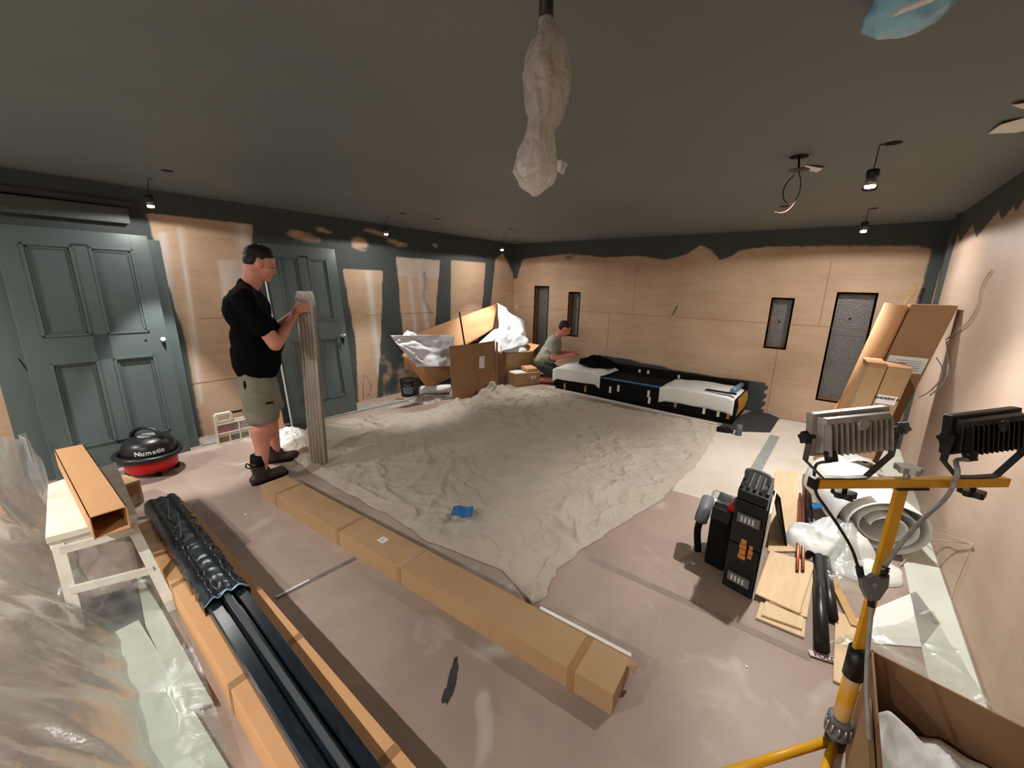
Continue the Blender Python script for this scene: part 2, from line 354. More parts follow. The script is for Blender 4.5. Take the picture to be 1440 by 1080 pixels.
clouds = [(PX(x, y, 0), w, h) for x, y, w, h in clouds]
def maskL(y, z):
    d = max(sdist((y, z), p) for p in bare+[bare_left]); v = .5-d/.03
    v = max(0, min(1, v))
    for c, w, h in clouds:
        k = 1-(((y-c.y)/(w*.0105))**2+((z-c.z-(y-c.y)*-.1)/(h*.0095))**2)
        if k > 0: v = min(v, 1-smooth01(k*1.1)*.62+noise.noise(V((y*4, z*14, 3)))*.3)
    # worn speckled paint low beside the second board
    if -2.9 < y < -1.9 and z < .75: v = min(v, .62+noise.noise(V((y*5, z*5, 1)))*.5+(z-.3)*.5)
    return max(0, min(1, v))
fl_pts = [(228, 330, 470, .05), (255, 330, 560, .03), (340, 318, 380, .09), (518, 385, 520, .07), (590, 372, 480, .07), (575, 385, 470, .05)]
fl_pts = [(PX(x, y0, 0), PX(x+ (y1-y0)*.12, y1, 0), w) for x, y0, y1, w in fl_pts]
def fillL(y, z):
    v = 0
    for a, b, w in fl_pts:
        t = (a.z-z)/(a.z-b.z)
        if -.05 < t < 1.05: yy = a.y+(b.y-a.y)*t; v = max(v, smooth01(1-abs(y-yy)/(w*1.6)))
    if z > 1.62 and -2.62 < y < -1.7: v = max(v, .75)
    if -4.65 < y < -4.3 and 1.2 < z < 1.75: v = max(v, .8)
    return v
wall('wall_left', lambda u, v: V((0, u, v)), FRONT, 0, maskL, M['wall'], fill=fillL)
topline = sorted([(q[0], q[1]) for q in polB([(727, 392), (735, 364), (800, 357), (850, 362), (900, 360), (935, 366), (965, 358), (985, 346), (1000, 352), (1012, 366), (1030, 360), (1040, 352), (1080, 347), (1180, 346), (1290, 346), (1322, 352), (1331, 372)])]+[(RW, 1.6)])
lowline = sorted([(q[0], q[1]) for q in polB([(835, 498), (855, 500), (900, 509), (960, 522), (1010, 531), (1072, 537)])])
def interp(l, u):
    if u <= l[0][0]: return l[0][1]
    for a, b in zip(l, l[1:]):
        if u <= b[0]: return a[1]+(b[1]-a[1])*(u-a[0])/(b[0]-a[0]+1e-9)
    return l[-1][1]
XE = PY(1076, 560, 0).x
def maskB(x, z):
    v = .5+(z-interp(topline, x))/.05
    w = .5+min((interp(lowline, x)-z)/.02, (XE+.02*math.sin(z*60)-x)/.02, (x-1.7)/.05) if x > 1.6 else 0
    e = .5+(x-RW+.09)/.05
    c = PY(985, 352, 0); k = smooth01(1-math.hypot((x-c.x)/.16, (z-c.z+.05)/.2))*.6
    c2 = PY(800, 362, 0); k2 = smooth01(1-math.hypot((x-c2.x)/.2, (z-c2.z)/.08))*.6
    return max(0, min(1, max(v, w, e, k2)-k*.9))
HOL = [(.49, .765, .29, 1.535), (1.195, 1.385, .75, 1.45), (4.115, 4.32, .868, 1.462), (4.748, 5.07, .30, 1.545)]
wall('wall_back', lambda u, v: V((u, 0, v)), 0, RW, maskB, M['wall'], holes=HOL)
zig = [(1314, 419), (1322, 380), (1347, 330), (1350, 340), (1368, 316), (1373, 334), (1404, 297), (1409, 309), (1425, 290), (1429, 298), (1440, 281), (1475, 262), (1480, 272), (1520, 240)]
zig = sorted((lambda q: (-q.y, q.z))(PX(x, y, RW)) for x, y in zig)
def maskR(y, z):
    return max(0, min(1, max(.5+(z-interp(zig, -y))/.012, .5+(y+.07)/.04)))
wr = wall('wall_right', lambda u, v: V((RW, u, v)), FRONT, 0, maskR, M['wall_r'], step=.02)
bm = B(); box(bm, 0, RW, FRONT-.05, FRONT, 0, RH); struct('wall_front', bm, M['wall_front'])
bm = B(); box(bm, -.02, RW+.02, FRONT, .25, -.04, 0); struct('floor', bm, M['floor'], keep=True)
bm = B(); box(bm, -.02, RW+.02, FRONT, .25, RH, RH+.04); struct('ceiling', bm, M['ceil'], keep=True)
# recesses in the back wall: timber reveal and quilted foil back
for i, h in enumerate(HOL):
    d = .16; bm = B()
    box(bm, h[0]-.02, h[0], .0, d, h[2], h[3]); box(bm, h[1], h[1]+.02, .0, d, h[2], h[3]); box(bm, h[0]-.02, h[1]+.02, .0, d, h[3], h[3]+.02); box(bm, h[0]-.02, h[1]+.02, 0, d, h[2]-.02, h[2])
    t = struct('trim_%d' % (i+1), bm, M['card_in'], keep=True)
    bm = B(); box(bm, h[0]-.02, h[1]+.02, d-.03, d, h[2]-.02, h[3]+.02); struct('insulation', bm, M['foil'], t)
    bm = B(); cx = h[0]+(h[1]-h[0])*.45; lathe(bm, [(.0, 0), (.012, 0), (.012, .004), (0, .004)], (cx, d-.03, h[3]-.28), 12, (0, -1, 0)); struct('fixing_hole', bm, M['blackm'], t)
# header over the leaning doors
bm = B(); q = PX(180, 293, .12); box(bm, 0, .11, -7.2, q.y, 1.97, q.z+.0, .004); struct('trim_5', bm, M['darkpaint'])
bm = B(); box(bm, 0, .04, -7.2, -5.2, 2.11, 2.15); struct('trim_6', bm, M['darkpaint'])
# joints between plywood sheets: narrow battens' gaps
def joint(name, pts, w, ax):
    bm = B(); a, b = V(pts[0]), V(pts[1]); d = (b-a).normalized(); n = V((0, 1, 0)) if ax == 'B' else V((1, 0, 0)); s = d.cross(n)
    para(bm, a-s*w/2-n*.0015, b-a, s*w, n*.003); o = struct(name, bm, M['card_in']); return o
JW = .005
k = 1
def trim(pts, ax, w=JW):
    global k
    joint('trim_%d' % (k+6), pts, w, ax); k += 1
trim([(.77, 0, 1.165), (RW, 0, 1.165)], 'B'); trim([(.0, 0, 1.18), (.49, 0, 1.18)], 'B')
for px_, a, b in ((893, 1.165, 1.9), (1163, 1.165, 1.9)): q = PY(px_, 400, 0); trim([(q.x, 0, a), (q.x, 0, b)], 'B')
q = PY(855, 470, 0); trim([(q.x, 0, .6), (q.x, 0, 1.165)], 'B'); q = PY(1085, 540, 0); trim([(q.x, 0, 0.02), (q.x, 0, 0.86)], 'B')
q = PX(590, 440, 0); trim([(0, -2.5, q.z), (0, -1.7, q.z)], 'L'); trim([(0, -3.1, q.z), (0, -2.82, q.z)], 'L'); trim([(0, -1.5, q.z), (0, -.9, q.z)], 'L')
trim([(0, -4.85, 1.17), (0, -4.3, 1.17)], 'L'); trim([(0, -5.0, .55), (0, -4.3, .55)], 'L')
# paler pinboard strip standing in the right corner, floor strips
bm = B(); box(bm, RW-.03, RW, -.5, -.42, 0, RH); struct('trim_30', bm, M['darkpaint'])
def floor_strip(n, a, b, w, m, h=.004):
    bm = B(); a = V((a.x, a.y, 0)); b = V((b.x, b.y, 0)); d = (b-a).normalized(); s = V((-d.y, d.x, 0))
    para(bm, a-s*w/2, b-a, s*w, V((0, 0, h))); return struct('trim_%d' % n, bm, m)
floor_strip(31, F(1053, 678), F(1090, 613), .09, M['concrete'])
floor_strip(32, F(388, 842), F(500, 785), .028, mat('dark_joint', (96, 88, 80), .7, c2=(130, 122, 112), nscale=14), .002)
floor_strip(33, F(388, 840), F(435, 816), .012, M['label'], .004)
floor_strip(34, F(830, 785), F(1140, 925), .045, mat('old_joint', (128, 118, 108), .8, c2=(150, 130, 120), nscale=12), .001)
floor_strip(35, F(770, 545), F(1008, 598), .035, M['floor_strip'], .02)
floor_strip(36, F(283, 625), F(620, 552), .12, M['concrete'], .012)
# pale floor area at the back right, and the bright margin by the left wall
bm = B(); panel(bm, [F(945, 690, .002), F(1040, 716, .002), F(1130, 735, .002), F(1225, 760, .002), (RW, F(1225, 700).y, .002), (RW, -.02, .002), F(1100, 590, .002), F(1000, 600, .002)], .003)
struct('trim_37', bm, mat('pale_floor_area', (214, 204, 190), .55, c2=(196, 184, 168), nscale=3))
floor_strip(39, V((RW-.09, -.1, 0)), V((RW-.09, -4.6, 0)), .16, M['gboard'], .006)
# dark scuff marks on the floor
for px_, py_, w, h in ((636, 955, .022, .09), (640, 940, .016, .05), (628, 978, .02, .035), (1098, 735, .02, .02)):
    c = F(px_, py_); bm = B(); pts = []
    for i in range(14):
        t = 2*math.pi*i/14; r = 1+.5*noise.noise(V((math.cos(t)*2, math.sin(t)*2, px_))); pts.append(c+RR*math.cos(t)*w*r*.8+V((_f.x, _f.y, 0))*math.sin(t)*h*r+V((0, 0, .0012)))
    panel(bm, pts, .001); tag(obj('floor_stain', bm, M['slate']), None, None, kind='structure')

# ------------------------------------------------------------------ DOORS
def door(name, label, y0, y1, h, xb, xt, th, handle_side=1):
    """four panel slab leaning on the left wall; y0 hinge side, y1 lock side; built flat then tilted"""
    t = thing(name, label, 'door', (xb, (y0+y1)/2, 0))
    up = V((xt-xb, 0, math.sqrt(max(.01, h*h-(xt-xb)**2)))).normalized(); a = V((0, 1, 0)); n = a.cross(up)
    if n.x < 0: n = -n
    o = V((xb, y0, 0)); W = y1-y0
    def P(u, v, w): return o+a*u+up*v+n*w
    def bx(bm, u0, u1, v0, v1, w0, w1, bev=0): return hexa(bm, [P(u0, v0, w0), P(u1, v0, w0), P(u1, v1, w0), P(u0, v1, w0), P(u0, v0, w1), P(u1, v0, w1), P(u1, v1, w1), P(u0, v1, w1)], bev)
    bm = B(); st = .115; mu = .095; mid = W/2
    rails = [(0, .23), (h*.475, h*.475+.2), (h-.12, h)]
    bx(bm, 0, st, 0, h, -th, 0, .003); bx(bm, W-st, W, 0, h, -th, 0, .003)
    for v0, v1 in rails: bx(bm, st-.002, W-st+.002, v0, v1, -th+.001, -.0005)
    bx(bm, mid-mu/2, mid+mu/2, .2, h-.1, -th+.001, -.0005); bx(bm, st-.01, W-st+.01, .2, h-.1, -th+.006, -.017)
    obj('slab', bm, M['paint'], t)
    for (v0, v1) in ((rails[0][1], rails[1][0]), (rails[1][1], rails[2][0])):
        for (u0, u1) in ((st, mid-mu/2), (mid+mu/2, W-st)):
            bm = B()
            for k, (d0, d1, z0, z1) in enumerate(((-.004, .014, -.016, .006), (.016, .030, -.018, -.006), (.032, .038, -.018, -.012))):
                bx(bm, u0+d0, u0+d1, v0+d0, v1-d0, z0, z1, .002); bx(bm, u1-d1, u1-d0, v0+d0, v1-d0, z0, z1, .002)
                bx(bm, u0+d0, u1-d0, v0+d0, v0+d1, z0, z1, .002); bx(bm, u0+d0, u1-d0, v1-d1, v1-d0, z0, z1, .002)
            obj('panel_moulding', bm, M['paint'], t)
    return t, P, W
d1, P1, W1 = door('leaning_door', 'large grey-green four panel door leaning at the left behind the red and black vacuum cleaner', -5.985, -5.15, 1.90, .33, .10, .044)
bm = B(); c = P1(W1-.035, 1.03, .002); lathe(bm, [(0, 0), (.018, 0), (.018, .004), (.008, .006), (0, .006)], c, 16, (1, 0, .1)); tag(obj('rose', bm, M['whitep'], d1), 'white ring of the missing handle', None)
bm = B(); panel(bm, [P1(W1-.05, 1.0, .002), P1(W1-.02, 1.0, .002), P1(W1-.03, .93, .002)], .006); obj('escutcheon', bm, M['blackm'], d1)
bm = B(); lathe(bm, [(0, 0), (.008, 0), (.008, .002), (0, .002)], P1(W1-.15, 1.03, 0), 12, (1, 0, .1)); obj('keyhole', bm, M['blackm'], d1)
# wider flush board behind it
t = thing('flush_board', 'wide flush grey-green board standing behind the large leaning door', 'board', (.25, -5.6, 0))
bm = B(); hexa(bm, [(.19, -6.13, 0), (.24, -6.13, 0), (.24, -5.06, 0), (.19, -5.06, 0), (.004, -6.13, 1.86), (.044, -6.13, 1.86), (.044, -5.06, 1.86), (.004, -5.06, 1.86)], .003); obj('panel', bm, M['paint'], t)
bm = B(); a, b = PX(26, 504, .2), PX(39, 521, .2); a.x = .205; b.x = .21; tube(bm, [a, b], .004, 6); obj('pull_slot', bm, M['blackm'], t)
d2, P2, W2 = door('leaning_door', 'narrow grey-green four panel door leaning at the wall behind the upright strips held by the man', -4.235, -3.475, 1.93, .34, .08, .044)
bm = B(); c = P2(W2-.06, .93, .002); lathe(bm, [(0, 0), (.02, 0), (.02, .004), (.012, .006), (.012, .03), (.022, .04), (.022, .055), (0, .058)], c, 16, (1, 0, .1)); tag(obj('door_knob', bm, M['alu'], d2, True), 'small metal knob', None)
bm = B(); panel(bm, [P2(W2-.085, .905, .002), P2(W2-.035, .905, .002), P2(W2-.055, .82, .002)], .006); obj('escutcheon', bm, M['blackm'], d2)
bm = B(); lathe(bm, [(0, 0), (.006, 0), (.006, .002), (0, .002)], P2(W2-.06, 1.0, 0), 12, (1, 0, .1)); obj('keyhole', bm, M['blackm'], d2)
bm = B(); hexa(bm, [(.16, -4.29, 0), (.19, -4.29, 0), (.19, -4.02, 0), (.16, -4.02, 0), (.002, -4.29, 1.9), (.028, -4.29, 1.9), (.028, -4.02, 1.9), (.002, -4.02, 1.9)], .002)
tag(obj('dark_gap_panel', bm, M['darkpaint']), 'panel added for the dark gap between the standing man and the narrow leaning door', 'board')  # added panel, its dark colour stands in for shade in the gap
a = V((.36, -4.262, 0)); b = V((.045, -4.262, 1.90)); bm = B(); tube(bm, [a+V((0, 0, .0)), b], .009, 8)
tag(obj('thin_pole', bm, M['whitep']), 'thin pale pole leaning on the wall behind the standing man', 'pole')

# ------------------------------------------------------------------ CEILING FITTINGS
def hole(px_, py_, r=.035):
    c = F(px_, py_, RH); bm = B(); lathe(bm, [(0, -.002), (r, -.002), (r, .0005), (0, .0005)], c, 20); return c, bm
for px_, py_, lab in ((235, 240, 'round black hole in the ceiling above the leftmost hanging lamp'), (566, 300, 'smaller round black hole in the ceiling nearer the left lamps, left of its neighbour'), (615, 308, 'round black hole in the ceiling, right of its neighbour and above the bubble foil'), (719, 322, 'round black hole in the ceiling above the lamp in the far left corner')):
    c, bm = hole(px_, py_); tag(obj('ceiling_hole', bm, M['blackm']), lab, 'hole')
c, bm = hole(1103, 290); tag(obj('ceiling_hole', bm, M['blackm']), 'round black hole in the ceiling beyond the looped red wire', 'hole')
def lampbody(loc, label):
    """origin at the lens; ceiling hole, bent cable, black cap, metal reflector, glass"""
    t = thing('hanging_downlight', label, 'lamp', loc, None)
    x, y, z = loc; top = RH
    bm = B(); lathe(bm, [(0, .085), (.024, .085), (.027, .08), (.027, .05), (.022, .045), (0, .045)], loc, 20); obj('cap', bm, M['blackp'], t, True)
    bm = B(); tube(bm, spline([(x, y, z+.084), (x+.002, y, z+.12), (x+.004, y+.01, top-.012), (x+.015, y+.015, top-.004), (x+.05, y+.03, top-.003)]), .0028, 6); obj('cable', bm, M['cableb'], t)
    bm = B(); lathe(bm, [(.021, .045), (.024, .03), (.026, .008), (.024, .008), (.02, .03), (.018, .045)], loc, 20); obj('reflector', bm, M['alu'], t, True)
    bm = B(); lathe(bm, [(0, .012), (.021, .012), (.022, .006), (0, .004)], loc, 20); obj('lens', bm, M['lens'], t)
    bm = B(); lathe(bm, [(.029, .035), (.034, .0), (.03, -.012), (.027, -.012), (.031, 0), (.027, .035)], loc, 24); obj('glass_ring', bm, M['glass'], t, True)
    return t
SP = 115; SPW = 62
def spot(t, power=None, cone=84, colr=(1, .97, .935), blend=.6, aim=(0, 0, -1), wide=.6):
    pw = power or SPW
    bulb(t, pw*1.25, cone, colr, blend, aim); bulb(t, pw*wide, 176, colr, .12, aim)
def bulb(t, power, cone, colr, blend, aim):
    l = bpy.data.lights.new('bulb', 'SPOT'); l.energy = power or SPW; l.color = colr; l.spot_size = math.radians(cone); l.spot_blend = blend; l.shadow_soft_size = .025
    o = bpy.data.objects.new('bulb', l); col.objects.link(o); o.parent = t; o.location = (0, 0, -.014); o.rotation_euler = V(aim).to_track_quat('-Z', 'Y').to_euler()
def lamp_at(px_, py_, xx, label, yy=None, **kw):
    q = PX(px_, py_, xx) if yy is None else PY(px_, py_, yy); t = lampbody(q, label); spot(t, **kw); return t
lamp_at(212, 291, .50, 'small hanging downlight over the large leaning door', power=SPW*2.1, cone=52, blend=.4, wide=.12)
lamp_at(543, 330, .55, 'small hanging downlight above the left wall, middle one of the row of three', power=SPW*1.5, cone=60, wide=.2)
lamp_at(706, 352, .62, 'small hanging downlight in the far left corner', power=SPW*1.5, cone=78, wide=.25)
q = F(1256, 201, RH); lamp_at(1223, 264, 0, 'largest hanging downlight, nearest of the two on the right', yy=q.y-.03, wide=.45, cone=100, power=SPW*1.5)
q = F(1227, 293, RH); lamp_at(1214, 326, 0, 'small hanging downlight near the back wall on the right', yy=q.y-.03, power=SPW*1.2)
for px_, py_ in ((1256, 201), (1229, 293)):
    c, bm = hole(px_, py_, .036 if px_ > 1250 else .03); tag(obj('ceiling_hole', bm, M['blackm']), 'round black hole beside the cable of the largest hanging downlight' if px_ > 1250 else 'round black hole beside the cable of the far right downlight', 'hole')
# lamps of the same kind behind the camera
for i, (x, y) in enumerate(((.9, -7.3), (2.9, -7.35), (4.2, -7.35))):
    t = lampbody(V((x, y, 2.1)), ['hanging downlight behind the viewpoint on the left', 'hanging downlight behind the viewpoint in the middle', 'hanging downlight behind the viewpoint on the right'][i]); spot(t, power=SPW*(1.6, 1.5, .9)[i], cone=140, wide=(.6, .6, .3)[i])
# dangling cable with disc
c = F(1124, 220, RH); t = thing('dangling_cable', 'looped black and red cable hanging from a plate in the ceiling', 'cable', (c.x, c.y, c.z))
bm = B(); lathe(bm, [(0, -.003), (.045, -.003), (.045, 0), (0, 0)], c, 24); obj('ceiling_plate', bm, M['blackm'], t)
dd = (c-CAM).dot(FF); q = D(1123, 240, dd)
bm = B(); lathe(bm, [(0, 0), (.052, 0), (.05, .004), (0, .006)], q, 24); obj('rose', bm, M['blackp'], t)
bm = B(); tube(bm, [c, q], .006, 8); obj('stem', bm, M['blackp'], t)
bm = B(); tube(bm, spline([q, D(1126, 255, dd), D(1124, 270, dd), D(1118, 282, dd-.02), D(1106, 285, dd-.03), D(1101, 272, dd), D(1106, 258, dd), D(1117, 246, dd)]), .003, 6); obj('cable_loop', bm, M['cableb'], t)
bm = B(); tube(bm, spline([D(1124, 268, dd), D(1120, 281, dd), D(1108, 295, dd-.02), D(1098, 299, dd-.03), D(1089, 298, dd-.03)]), .0025, 6); tag(obj('cable_end', bm, mat('pink_wire', (206, 140, 130), .4), t), 'pink bare end', None)
# tape flaps on the ceiling
def flap(pts, lab):
    n = len(pts); bm = B(); P = []
    for i, (px_, py_) in enumerate(pts): q = F(px_, py_, RH-.004); P.append(q+V((0, 0, -.012 if i % 2 else 0)))
    panel(bm, P, .002); tag(obj('ceiling_flap', bm, M['label']), lab, 'flap')
flap([(1132, 232), (1158, 234), (1159, 236), (1150, 239), (1134, 239)], 'small white paper scrap on the ceiling beside the looped cable')
flap([(1389, 188), (1408, 171), (1440, 166), (1470, 165), (1470, 178), (1430, 182)], 'long pointed white paper flap on the ceiling at the right edge, lower of two')
flap([(1422, 147), (1432, 142), (1470, 138), (1470, 155), (1432, 151)], 'white paper flap on the ceiling at the right edge, upper of two')
# blue film wrapped fitting
t0 = F(1284, -22, RH); t = thing('wrapped_fitting', 'ceiling fitting wrapped in blue film with a strip of masking tape', 'light fitting', (t0.x, t0.y, RH))
dep = (t0-CAM).dot(FF); c = V((t0.x, t0.y, RH-.05)); bm = B()
bmesh.ops.create_icosphere(bm, subdivisions=4, radius=1)
for v in bm.verts:
    d = v.co.copy(); k = 1+.12*noise.noise(d*2.3)+.05*noise.noise(d*7); v.co = c+V((d.x*.085*k, d.y*.085*k, d.z*.05*k))
obj('blue_wrap', bm, M['bluefilm'], t, True)
bm = B(); o = V((t0.x-.02, t0.y+.005, RH-.103)); o = F(1268, 14, RH-.104); para(bm, o, F(1330, -10, RH-.104)-o, V((-.62, .78, 0))*.03, V((0, 0, .006)), .002); obj('masking_tape', bm, M['label'], t)
# wrapped pendant in the middle
q = D(768, 0, .98); x, y = q.x, q.y
t = thing('wrapped_pendant', 'pendant lamp wrapped in a crumpled white plastic bag hanging from the ceiling', 'lamp', (x, y, RH))
z0 = q.z; bm = B(); tube(bm, [(x, y, RH), (x+.002, y, D(768, 22, .98).z)], [.016, .018], 14); obj('stem', bm, M['blackp'], t, True)
prof = [(22, 9, 768), (35, 12, 770), (48, 19, 772), (58, 26, 772), (75, 31, 772), (95, 34, 773), (115, 33, 773), (135, 30, 772), (150, 26, 771), (163, 20, 768), (175, 21, 766), (190, 24, 765), (205, 29, 763), (220, 32, 762), (235, 31, 762), (247, 23, 761), (257, 11, 761), (263, 3, 760)]
rows = []
for py_, w, cx_ in prof: p = D(cx_, py_, .98); rows.append((V((x+(p-q).dot(RR)*RR.x, y+(p-q).dot(RR)*RR.y, p.z)), w*.98/FPX))
P = spline([r[0] for r in rows], 5); Rr = [r.x for r in spline([V((r[1], 0, 0)) for r in rows], 5)]
bm = B(); tube(bm, P, Rr, 56)
bm.normal_update()
for v in bm.verts:
    c = v.co; d = V((c.x-x, c.y-y, 0)); a = math.atan2(d.y, d.x); kk = ridged(a*1.3+c.z*3, c.z*7, 1.6, 4, 4)-.5
    v.co += d*(.22*kk)
obj('plastic_bag', bm, M['filmwhite'], t, True)
bm = B(); tube(bm, [P[8], P[30], P[44]], [.012, .02, .014], 18); obj('lamp_body', bm, mat('pendant_body', (120, 92, 88), .5), t, True)
for s in (-1, 1):
    bm = B(); tube(bm, [P[12]+RR*.022*s, P[40]+RR*.014*s], .004, 8); obj('lamp_arm', bm, M['label'], t, True)
bm = B(); s = D(795, 235, .98)
def rag(u, v): p = D(784+u*15*(1-.55*v), 224+v*17+u*5, .98-.02*math.sin(u*3)); return p+FF*.006*noise.noise(V((u*4, v*4, 2)))+UU*.006*noise.noise(V((u*5, v*3, 9)))
sheet(bm, rag, 8, 8, .001); obj('torn_corner', bm, M['filmwhite'], t, True)
bm = B(); tube(bm, [P[int(i)] for i in (44, 46, 48)], [.0225, .0215, .024], 24); obj('tape_band', bm, mat('yellowed_tape', (206, 194, 160), .35), t, True)

# ------------------------------------------------------------------ organic helpers
def cap(bm, p, q, r1, r2, sq=1.0, seg=16):
    p, q = V(p), V(q); d = (q-p).normalized(); L = (q-p).length; x, y = frame_of(d); prof = []
    for k in range(6): a = math.pi/2*k/5; prof.append((r1*math.sin(a), -r1*math.cos(a)))
    for k in range(6): a = math.pi/2*k/5; prof.append((r2*math.cos(a), L+r2*math.sin(a)))
    rings = [[bm.verts.new(p+d*h+(x*math.cos(t)*sq+y*math.sin(t))*max(r, .0004)) for t in [2*math.pi*k/seg for k in range(seg)]] for r, h in prof]
    for a, b in zip(rings, rings[1:]):
        for k in range(seg): bm.faces.new((a[k], a[(k+1) % seg], b[(k+1) % seg], b[k]))
    bm.faces.new(rings[0][::-1]); bm.faces.new(rings[-1])
def ell(bm, c, fx, fy, fz, seg=20):
    """ellipsoid with half-axis vectors"""
    c, fx, fy, fz = V(c), V(fx), V(fy), V(fz); r = bmesh.ops.create_uvsphere(bm, u_segments=seg, v_segments=seg//2+2, radius=1)
    for v in r['verts']: d = v.co.copy(); v.co = c+fx*d.x+fy*d.y+fz*d.z
def fuse(name, bm, m, parent, vox=.008, it=4, wr=0, wsc=12):
    """melt the overlapping pieces of bm into one continuous skin"""
    bmesh.ops.recalc_face_normals(bm, faces=bm.faces[:])
    me = bpy.data.meshes.new('t'); bm.to_mesh(me); bm.free(); o = bpy.data.objects.new('t', me); col.objects.link(o)
    r = o.modifiers.new('r', 'REMESH'); r.mode = 'VOXEL'; r.voxel_size = vox
    s = o.modifiers.new('s', 'SMOOTH'); s.factor = .5; s.iterations = it
    dg = bpy.context.evaluated_depsgraph_get(); dg.update(); m2 = bpy.data.meshes.new_from_object(o.evaluated_get(dg)); bpy.data.objects.remove(o)
    b2 = B(); b2.from_mesh(m2); bpy.data.meshes.remove(m2)
    if wr:
        b2.normal_update()
        for v in b2.verts: v.co += v.normal*wr*(ridged(v.co.x+v.co.z*.4, v.co.z+v.co.y*.7, wsc, 3, 3)-.5)
    return obj(name, b2, m, parent, True)

# ------------------------------------------------------------------ STANDING MAN
O = V((1.38, -4.87, 0)); fd = V((.27, .96, 0)).normalized(); sd = V((fd.y, -fd.x, 0)); ZZ = V((0, 0, 1))
def Lm(f, s, z): return O+fd*f+sd*s+ZZ*z
man = thing('person', 'person standing in black t-shirt and khaki shorts, holding upright metal strips with both hands', 'person', O)
body = B()
def foot_axes(h, t): d = (t-h); d.z = 0; return d.normalized()
hn, tn, hf, tf = F(358, 682), F(396, 668), F(377, 651), F(416, 645)
an, af = hn+(tn-hn)*.3, hf+(tf-hf)*.3
hipn, hipf = Lm(-.03, .1, .90), Lm(-.03, -.1, .90)
kn, kf = (hipn+an)/2+fd*.03, (hipf+af)/2+fd*.03; kn.z = kf.z = .49
for hp, kk, aa in ((hipn, kn, an), (hipf, kf, af)):
    A = V((aa.x, aa.y, .1)); cap(body, hp, kk, .105, .066); cap(body, kk, A, .062, .042)
    cm = kk.lerp(A, .3)-fd*.018; cap(body, cm+ZZ*.05, cm-ZZ*.08, .062, .05)
ell(body, Lm(-.03, 0, .95), fd*.14, sd*.175, ZZ*.14); ell(body, Lm(-.0, 0, 1.12), fd*.15, sd*.165, ZZ*.17)
ell(body, Lm(-.03, 0, 1.33), fd*.13, sd*.19, ZZ*.16)
cap(body, Lm(-.03, 0, 1.44), Lm(.05, 0, 1.60), .07, .062)
for s in (1, -1): cap(body, Lm(-.03, .06*s, 1.475), Lm(-.05, .19*s, 1.42), .05, .058)
# head, tipped forward
hd = (fd*math.cos(.38)-ZZ*math.sin(.38)); hu = (ZZ*math.cos(.38)+fd*math.sin(.38)); HC = Lm(.085, 0, 1.665)
def Hm(f, s, u): return HC+hd*f+sd*s+hu*u
ell(body, Hm(-.008, 0, .022), hd*.1, sd*.077, hu*.095); ell(body, Hm(.028, 0, -.045), hd*.068, sd*.062, hu*.072)
ell(body, Hm(.075, 0, -.092), hd*.024, sd*.028, hu*.02); cap(body, Hm(.088, 0, .01), Hm(.108, 0, -.026), .009, .013, 1, 10)
ell(body, Hm(.086, 0, -.055), hd*.016, sd*.026, hu*.007); ell(body, Hm(.084, 0, -.069), hd*.015, sd*.022, hu*.007)
ell(body, Hm(.08, 0, .024), hd*.016, sd*.052, hu*.008)
for s in (1, -1): ell(body, Hm(-.005, .077*s, -.012), hd*.02, sd*.009, hu*.032); ell(body, Hm(.055, .04*s, -.03), hd*.03, sd*.028, hu*.025)
cap(body, Hm(-.03, 0, -.03), Lm(.03, 0, 1.55), .062, .066)
# the bundle he holds
bb = F(449, 655); btop = HZ(413, bb); tp = D(420, 413, (bb-CAM).dot(FF)); tp = V((bb.x*.75+tp.x*.25, bb.y*.6+tp.y*.4, btop))
ba = (tp-V((bb.x, bb.y, 0))).normalized(); by = V((-RR.x, -RR.y, 0)).normalized(); by = (by-ba*by.dot(ba)).normalized(); bx_ = ba.cross(by)
def Bm(u, w, h): return V((bb.x, bb.y, 0))+by*(-u)+bx_*w+ba*h   # u to the right in view, w away or towards, h up
toward = 1 if bx_.dot(CAM-bb) > 0 else -1
def Bw(u, w, h): return Bm(u, w*toward, h)                       # w > 0 : towards the viewpoint
HH = btop
# arms (near = right arm)
def arm(sh, el, wr):
    cap(body, sh, el, .058, .047); cap(body, el, wr, .047, .030); cap(body, el.lerp(wr, .2), el.lerp(wr, .45), .046, .042)
wrn = Bw(-.085, .05, HH-.19); elbn = Lm(.10, .27, 1.10); arm(Lm(-.05, .2, 1.41), elbn, wrn)
wrf = Bw(-.085, -.05, HH-.13); elbf = Lm(.12, -.25, 1.12); arm(Lm(-.05, -.2, 1.41), elbf, wrf)
def hand(wr, side, h0):
    """hand closed round the bundle; side=+1 on the face turned to the viewpoint, -1 behind"""
    palm = Bw(-.035, .048*side, h0); cap(body, wr, palm, .03, .036, .8)
    for i in range(4):
        hh = h0+.03-.021*i; r = .0095-.0006*abs(i-1); L = .036-.004*abs(i-1)
        k0 = Bw(-.018, .052*side, hh); k1 = Bw(.02, .05*side, hh+.005); k2 = Bw(.043, .034*side, hh+.004); k3 = Bw(.046, (.034-L*.6)*side, hh)
        cap(body, k0, k1, r+.002, r, 1, 10); cap(body, k1, k2, r, r*.95, 1, 10); cap(body, k2, k3, r*.95, r*.85, 1, 10)
    t0, t1, t2 = Bw(-.045, .035*side, h0+.02), Bw(-.048, .01*side, h0+.045), Bw(-.045, -.012*side, h0+.055)
    cap(body, t0, t1, .013, .0115, 1, 10); cap(body, t1, t2, .0115, .0095, 1, 10)
hand(wrn, 1, HH-.115); hand(wrf, -1, HH-.075)
fuse('body', body, M['skin'], man, .0068, 3)
sh = B()
